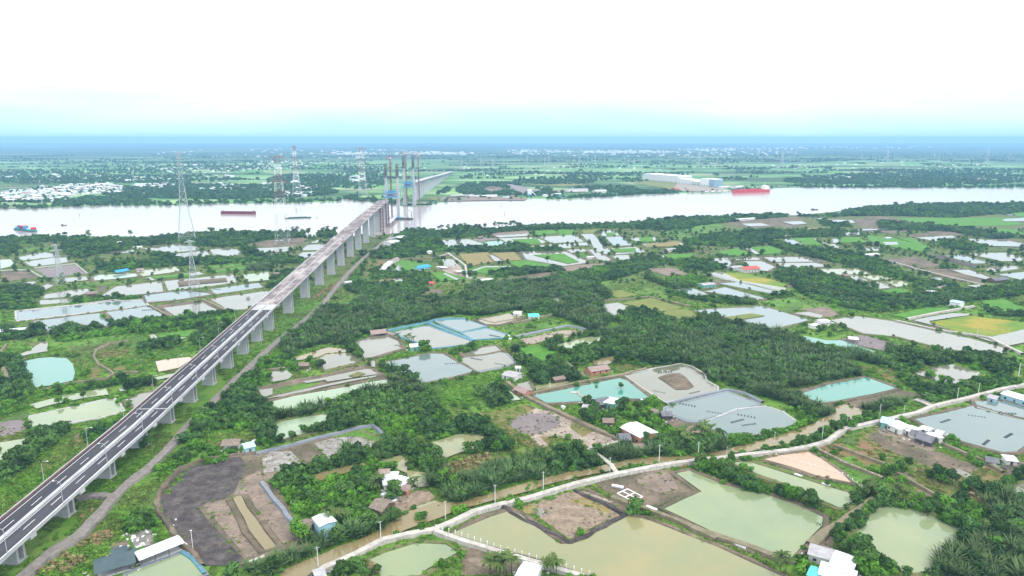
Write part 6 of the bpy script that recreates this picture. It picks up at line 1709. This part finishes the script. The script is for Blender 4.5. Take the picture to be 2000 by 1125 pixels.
# white foam boxes by the sheds
fb_m = MB().box((0, 0, 0), (0.9, 0.6, .4)); me0 = None
for i in range(46):
    x, y = random.choice([(1040, 800), (1060, 850), (1130, 770), (1090, 880), (1170, 770), (960, 895), (1340, 720)]); g = G(*tp('H', x + random.gauss(0, 34), y + random.gauss(0, 24)))
    if me0 is None: o = fb_m.build('foam_box', M_WHITE); me0 = o.data
    else: o = obj('foam_box', me0)
    o.location = (g[0], g[1], .15); o.rotation_euler = (0, 0, random.random() * 3); o.scale = (random.uniform(.6, 1.6),) * 2 + (random.uniform(.6, 1.6),); tag(o, 'white foam box scattered on the ground behind the long white shed', 'box', 'foam boxes behind the sheds')
g = G(*tp('H', 1015, 930), 1); t = thing('water_tank', 'round bright blue water tank between the two sheds at bottom left', 'tank', (g[0], g[1], 0)); MB().bar((0, 0, 0), (0, 0, 1.6), 1.5, n=14).build('tank_body', M_ROOF['u'], t); MB().bar((0, 0, 1.61), (0, 0, 1.7), 1.35, n=14).build('tank_lid', M_DARK, t)
for i, (t_, x, y) in enumerate([('F', 975, 790), ('F', 1060, 785), ('F', 1275, 735), ('F', 800, 790), ('F', 1420, 735), ('F', 940, 760), ('I', 1200, 500), ('E', 185, 1062), ('G', 930, 95), ('F', 385, 255), ('F', 370, 235)]):
    g = G(*tp(t_, x, y)); o = MB().box((0, 0, 0), (2.4, 1.8, 1.3)).build('storage_box', M_WHITE); o.location = g; o.rotation_euler = (0, 0, i * .7); tag(o, ['white box on the turquoise pond bank left of the dark shed', 'white box in front of the dark-roofed pond shed', 'white box right of the green-walled pond house', 'white box by the track below the turquoise pond', 'white box at the corner below the white-lined pond', 'white crate left of the dark pond shed', 'white box by the thatched house yard', 'white cube tank beside the pale blue roof', 'white box behind the small pond hut at right', 'white box at the liner track corner', 'grey-white box at the slate pond corner'][i], 'box')
for i, (t_, x, y, lb) in enumerate([('F', 1225, 1030, 'dark sheds beside the large white-roofed house'), ('F', 470, 545, 'grey-white roofed house on the path'), ('F', 1000, 745, 'dark pond shed'), ('G', 1350, 705, 'pond-side row of houses'), ('I', 1400, 470, 'orange-brown hut by the farmhouse'), ('I', 1245, 600, 'thatched house by the bare yard'), ('K', 1000, 800, 'white roofs at the bottom right'), ('I', 650, 760, 'thatched hut left of the tall blue house'), ('G', 1470, 755, 'lower end of the pond-side row')]):
    g = G(*tp(t_, x, y)); t = thing('water_tank', 'steel water tank by the ' + lb, 'tank', g); MB().bar((0, 0, 1.2), (0, 0, 2.7), .6, n=10).build('tank_body', M_STEEL, t)
    for a in (0, 2.1, 4.2): MB().bar((.45 * math.cos(a), .45 * math.sin(a), 0), (.45 * math.cos(a), .45 * math.sin(a), 1.25), .05).build('leg', M_RUST, t)
clut = MB()
for hp in HOUSE_CLEAR:
    if hp[:, 1].mean() > 640: continue
    for _ in range(9):
        i = random.randrange(4); p = hp[i] + (hp[(i + 1) % 4] - hp[i]) * random.random() + np.array([random.gauss(0, 1), random.gauss(0, 1)]); clut.box((p[0], p[1], .1), (random.uniform(.4, 1.8), random.uniform(.3, 1.2), random.uniform(.2, .9)), rz=random.random() * 3)
o = clut.build('yard_clutter', mat('faded_mixed_clutter', (.10, .10, .10), col2=(.5, .5, .48), scale=.3, lo=.48, hi=.55)); o['kind'] = 'stuff'
# parked pickup
g = G(*tp('I', 1262, 535)); t = thing('parked_car', 'small white and black car parked in the yard by the thatched house', 'car', (g[0], g[1], .0), 2.2)
b_ = MB(); b_.box((0, 0, .35), (4.2, 1.75, .6)); b_.build('body', M_STEELW, t); MB().box((-.2, 0, .95), (2.3, 1.55, .55), taper=.82).build('cabin', M_GLASS, t)
for x in (-1.3, 1.3):
    for y in (-.85, .85): MB().bar((x, y - .1, .33), (x, y + .1, .33), .33, n=10).build('wheel', M_DARK, t)
for lb, t_, x, y, s in (('round thatched feeding hut standing in the white pond left of the viaduct', 'A', 1385, 985, 1.2),):
    g = G(*tp(t_, x, y)); o = thing('feeding_hut', lb, 'hut', g); MB().bar((0, 0, 1.4), (0, 0, 3.0), 2.2, .1, n=9).build('roof', M_ROOF['t'], o)
    for k in range(4): a = k * 1.57; MB().bar((1.1 * math.cos(a), 1.1 * math.sin(a), -.2), (1.1 * math.cos(a), 1.1 * math.sin(a), 1.6), .12).build('post', M_BARK, o)

# ---------------------------------------------------------------- single trees
def make_tree(name, label, cat, seed, H_, R, size, leaf, n, base=.35, trunk_r=.22, group=None):
    t = thing(name, label, cat, (0, 0, 0), 0, group); me, lobes = crown(n, R, H_, size, M_LEAF[leaf], 'crown', seed, base=base, nl=9)
    tr = MB(); tr.bar((0, 0, -.2), (.1, .05, H_ * .45), trunk_r, trunk_r * .6, n=7)
    for lx, ly, lz, lr, sq in lobes[:6]: tr.bar((.1, .05, H_ * .35), (lx * .8, ly * .8, max(lz, H_ * .45)), trunk_r * .5, trunk_r * .2, n=5)
    tr.build('trunk', M_BARK, t); obj('crown', me, t); return t
def coco(label, seed, H_):
    t = thing('coconut_palm', label, 'palm tree', (0, 0, 0)); tr = MB(); p = [(0, 0, -.2), (.3, .1, H_ * .35), (.5, .15, H_ * .7), (.55, .2, H_)]
    for a, b, r in zip(p[:-1], p[1:], (.2, .16, .13)): tr.bar(a, b, r, r * .85, n=7)
    tr.build('trunk', M_BARK, t); c = obj('crown', coco_crown(seed), t, (.55, .2, H_)); return t
protos = [make_tree('round_tree', 'x', 'tree', 200 + i, h, r, .62, lf, 700, base=.25) for i, (h, r, lf) in enumerate([(6.5, 3.0, 'man'), (5.2, 2.5, 'bush'), (7.5, 2.6, 'man'), (6, 3.4, 'bush')])]
cps = [coco('x', 300 + i, 6 + i) for i in range(3)]
spars = [make_tree('tall_tree', 'x', 'tree', 400 + i, 13, 4.2, 1.0, 'man', 300, base=.45, trunk_r=.3) for i in range(3)]
used = set()
def put(kind, t_, x, y, label, s=1.0, group=None):
    lst = dict(r=protos, c=cps, s=spars)[kind]; i = random.randrange(len(lst)); g = G(*tp(t_, x, y)); rz = random.random() * 6.28; s *= random.uniform(.85, 1.15)
    o = lst[i]
    if id(o) in used: o = dup(o, g, rz, s, label)
    else: used.add(id(o)); o.location = g; o.rotation_euler = (0, 0, rz); o.scale = (s,) * 3; o['label'] = label
    if group: o['group'] = group
    elif 'group' in o: del o['group']
    return o
def row(kind, t_, co, label, s=1.0, j=4):
    for n_, (x, y) in enumerate(sorted(tuple(map(float, q.split(','))) for q in co.split())):
        put(kind, t_, x + random.uniform(-j, j), y + random.uniform(-j, j), fit16('%s from left: %s' % (ORD[n_], label)), s, label)
row('r', 'K', '40,235 75,240 110,245 150,250 200,280 235,300 270,325 300,338 335,352 375,362 410,372', 'leafy round tree in the hedge-like line left of the broad green pond', .85)
put('r', 'K', 462, 362, 'small lone tree between the narrow pale pond and the broad green pond', .6); put('r', 'K', 518, 375, 'slim taller tree right of the small lone tree on the pond bank', .85)
put('r', 'K', 575, 405, 'largest tree of the bank clump between the two green ponds', 1.25); put('r', 'K', 610, 415, 'bushy tree right of the largest on the bank between the green ponds', 1.1); put('r', 'K', 650, 425, 'lower tree right end of the clump between the green ponds', .9); put('r', 'K', 720, 455, 'separate full tree at the right end of the bank between green ponds', 1.15); put('r', 'K', 548, 395, 'left tree of the bank clump between the two green ponds', .9)
row('r', 'K', '1430,270 1480,290 1510,300 1570,320 1630,345 1660,352 1690,362 1740,370 1790,400 1500,285', 'dark round tree of the line crossing the rough field at right', .95)
row('r', 'K', '1195,270 1225,245 1280,230 1300,220 1250,235', 'dark round tree in the cluster left of the field tree line', .8); put('r', 'K', 1145, 170, 'single small dark tree alone in the upper rough field', .75)
row('r', 'K', '1060,485 1090,478 1040,500 1000,540 975,560 950,600 930,590 905,640 890,620 880,690 920,720 860,665', 'dark mangrove tree edging the left side of the bottom right green pond', .75)
row('r', 'K', '1010,740 1040,760 1030,800 1060,830 1000,780 1090,860 1020,845', 'big dark tree behind the white roofs at bottom right', 1.15)
row('r', 'K', '1430,470 1460,490 1420,510 1520,545 1560,560 1590,540 1620,575 1480,460 1500,450 1540,470', 'tree on the far corner of the bottom right green pond', .85)
row('c', 'K', '1075,395 1090,400 1130,400 1210,410 1270,415 1290,420 1060,385 1240,400', 'young coconut palm in the row above the bottom right green pond', .75)
put('c', 'K', 535, 830, 'coconut palm at the lower corner of the broad green pond', .95); put('c', 'K', 570, 865, 'coconut palm at the bottom edge below the broad green pond', .8)
row('c', 'J', '225,1120 280,1095 330,1100 360,1110 300,1130 250,1110 400,1120', 'coconut palm in the cluster beside the white roof at the bottom edge', .9); row('c', 'J', '720,1115 745,1120 700,1125 650,1125', 'small coconut palm right of the white roof at the bottom edge', .7)
row('c', 'J', '455,125 1725,85 1890,70 1930,60 1780,140', 'tall coconut palm above the trees beyond the canal', 1.0)
row('r', 'J', '330,105 270,90 290,140 250,150 360,140 390,150 130,140 150,180 190,150 60,160', 'round tree on the bank below the olive pond', .85)
put('r', 'J', 1445, 85, 'dense dark tree in front of the large white-roofed house', .9)
put('r', 'I', 1290, 510, 'big dome-shaped dark tree in front of the farmhouse', 1.35); put('r', 'I', 540, 835, 'round green tree at the corner of the bare site by the thatched hut', 1.15)
row('c', 'I', '1130,470 1155,440 1170,480 1180,430', 'coconut palm left of the farmhouse', .85); row('c', 'I', '840,730 880,735 900,720 780,760', 'coconut palm behind the tall blue-walled house', .8); row('c', 'I', '1410,430 1440,435 1465,430', 'small nipa-like palm at the right end of the farmhouse', .55)
row('r', 'I', '1470,690 1500,680 1520,690', 'bush-like tree at the canal edge of the bare yard', .6); put('r', 'I', 1190, 300, 'lone tree on the pond spit behind the farmhouse', .8); put('r', 'I', 1265, 300, 'bright bushy tree in the olive pond behind the farmhouse', .8)
row('r', 'I', '910,215 1000,190 960,215 1160,170 1200,180 1230,190 1480,200 1560,200 1600,240 1500,270 1560,290 1450,160', 'tree on the bank above the olive pond', .9)
row('c', 'E', '1310,265 1370,275 1430,285 1395,270', 'coconut palm beside the white-roofed pond house', .75); put('r', 'E', 1520, 345, 'large dark tree right of the white-roofed pond house', 1.35); put('r', 'E', 1500, 340, 'second dark tree joined to the large one by the pond house', 1.1)
row('c', 'E', '1120,660 1195,670 1260,600 1290,610 1215,690', 'coconut palm on the edge of the thicket by the white pond', .8); row('r', 'E', '1575,605 1640,595 1680,580 1605,600 1760,570 1790,568 1810,565 1890,535 1920,530 1515,610', 'small dark bush in the row on the lower bank of the slate pond', .42)
row('r', 'E', '580,985 640,980 690,970 720,975 340,1075 400,1055 270,1080 310,1085 480,1045 260,1000', 'tree beside the green pond near the grey dike', .8)
row('r', 'E', '930,320 950,340 990,390 1010,400 620,440 650,460 690,470 520,480 510,500 720,480', 'tree among the white ponds near the palm forest', .8)
row('r', 'D', '1460,75 1480,80', 'lone tree on the dike of the left ponds', .9); put('r', 'D', 1090, 205, 'largest dark tree standing alone above the left meadow', 1.7); put('r', 'D', 1105, 210, 'second crown beside the largest tree above the left meadow', 1.4)
row('r', 'D', '450,640 210,700 180,650 650,720 465,770 1310,330 1400,290 1330,320', 'small tree around the left meadow and ponds', .75)
row('r', 'D', '1540,900 1580,940 1620,960 1560,980 1650,900 1700,930 1660,960', 'bushy tree in the big clump beside the service track', 1.15)
row('r', 'D', '1790,730 1810,700 1830,740 1850,690 1120,1100 1160,1105', 'tree at the edge of the service track', .8)
row('r', 'H', '1400,215 1430,240 1450,230', 'greyish tree by the dark soil site', .8); put('r', 'F', 1265, 815, 'full green tree right of the white-roofed pond house', 1.3); put('r', 'F', 1030, 850, 'round tree below the dark pond shed', 1.05); put('r', 'F', 985, 745, 'bush behind the dark pond shed', .7)
put('r', 'F', 1250, 645, 'lone half-sunken tree standing in the turquoise pond', .7); put('r', 'F', 1060, 632, 'tiny bush standing in the turquoise pond', .35)
row('r', 'F', '960,900 1000,900 980,880 1240,985 1260,960 1190,1000 1225,450 1240,440 1300,420 1330,430 1210,430', 'rounded tree around the yards in the centre', 1.0)
row('c', 'G', '185,735 240,740 210,725 165,745', 'coconut palm below the oval white-edged pond', .85); row('r', 'G', '280,740 300,735', 'tree right of the palms below the oval pond', .9); row('r', 'G', '940,680 960,685 930,695 890,700 1040,680 870,720 990,660', 'tree on the canal bank inside the road bend', .85)
row('r', 'G', '1500,245 1520,250 1380,225 1540,420 1580,430 1480,395 1460,390 1440,495 940,155 910,160 880,130 860,140 930,120 990,135', 'tree beside the pale ponds at right', .85)
row('c', 'C', '370,790 380,795 400,790 430,795 445,790 410,785', 'coconut palm behind the red-roofed house', 1.1); row('r', 'C', '300,815 320,820 335,815 1155,940 1170,945 735,515 1040,620 1050,620 1080,700 1090,700 535,735 540,740', 'dark tree standing among the far ponds at right', 1.2)
row('s', 'B', '608,605 645,600 680,605 735,605 760,600 800,605 850,600 905,590 925,590 945,590 970,590 990,590 1010,590 1030,590 1045,590 590,610 820,605', 'tall thin-crowned tree on the river bank right of the viaduct', .95)
row('s', 'A', '1720,628 1725,630 1800,620 1830,618 1870,622 1690,625 1660,622 1640,620 330,650 370,648 500,645 730,640 1180,625 1290,630 1190,628', 'tall tree on the near river bank left of the viaduct', .9)
put('s', 'V', 1845, 165, 'lone very tall pale tree on the far bank', 1.6)
row('r', 'A', '1040,1080 1055,1082', 'round tree at the pond corner left of the viaduct', 1.0); row('r', 'B', '690,648 700,650 160,745 600,790 610,795 1200,780', 'small round tree by the ponds near the river', 1.2)
row('r', 'F', '1605,515 1500,470', 'small tree by the white-lined pond', .3)
for lst in (protos, cps, spars):
    for o in lst:
        if id(o) not in used:
            for c in list(o.children): bpy.data.objects.remove(c)
            bpy.data.objects.remove(o)
rowp = []
fld_ = pts('E', '1540,640 2010,545 2130,600 2230,660 2300,760 2010,835 1760,825 1640,705'); dr = pts('E', '1600,700 2200,600'); dr = (dr[1] - dr[0]) / np.hypot(*(dr[1] - dr[0])); nr_ = np.array([-dr[1], dr[0]]); c0 = fld_.mean(0)
for k in range(-16, 17):
    for s_ in np.arange(-90, 90, 1.4): rowp.append(c0 + nr_ * k * 3.6 + dr * s_ + rng.normal(size=2) * .3)
rowp = np.array(rowp); rowp = rowp[pip(rowp, fld_)]; scatter('orchard_rows', 'scrub', rowp[rng.random(len(rowp)) < .75], 0, .4, .8, 1.2)
PCOLS['clod'] = bpy.data.collections.new('clod')
for i in range(3):
    r_ = np.random.default_rng(900 + i); v_ = [(0, 0, .35)] + [(.6 * math.cos(a) * (.6 + .7 * r_.random()), .6 * math.sin(a) * (.6 + .7 * r_.random()), 0) for a in np.arange(6) * 1.047]
    PCOLS['clod'].objects.link(bpy.data.objects.new('clod', mesh('clod', v_, [(0, 1 + k, 1 + (k + 1) % 6) for k in range(6)], MS['k' if i else 'm'])))
NG['clod'] = node_group('clod')
for poly in BARE:
    d_ = poly[:, 1].mean()
    if d_ > 650: continue
    P = drop(infrust(grid_pts(poly, 2.6)), WATERS)
    if len(P) < 8: continue
    nz = np.sin(P[:, 0] * .21 + P[:, 1] * .13) * np.sin(P[:, 1] * .27 - P[:, 0] * .07); P = P[(nz > .1) & (rng.random(len(P)) < .55)]
    scatter('soil_clods', 'clod', P, 0.25, .3, 1.5, .8)
    Q = drop(infrust(grid_pts(poly, 3.0)), WATERS); e_ = rng.random(len(Q)); scatter('weed_tufts', 'scrub', Q[e_ < .07], 0.1, .15, .5)
finish_plants()
# ---------------------------------------------------------------- air
hz = MB().box((0, 10500, -1.5), (46000, 26000, 178.0)).build('haze', None); hz.location = (0, 0, 0); hz['kind'] = 'stuff'
hm = bpy.data.materials.new('haze_air'); hm.use_nodes = True; nt = hm.node_tree; nt.nodes.clear(); o_ = nd(nt, 'ShaderNodeOutputMaterial'); pv = nd(nt, 'ShaderNodeVolumePrincipled')
pv.inputs['Color'].default_value = (*HAZE_COLOR, 1); pv.inputs['Density'].default_value = HAZE_DENSITY; pv.inputs['Anisotropy'].default_value = 0.0; nt.links.new(pv.outputs[0], o_.inputs['Volume']); hz.data.materials.append(hm)
print('instances', NINST[0])
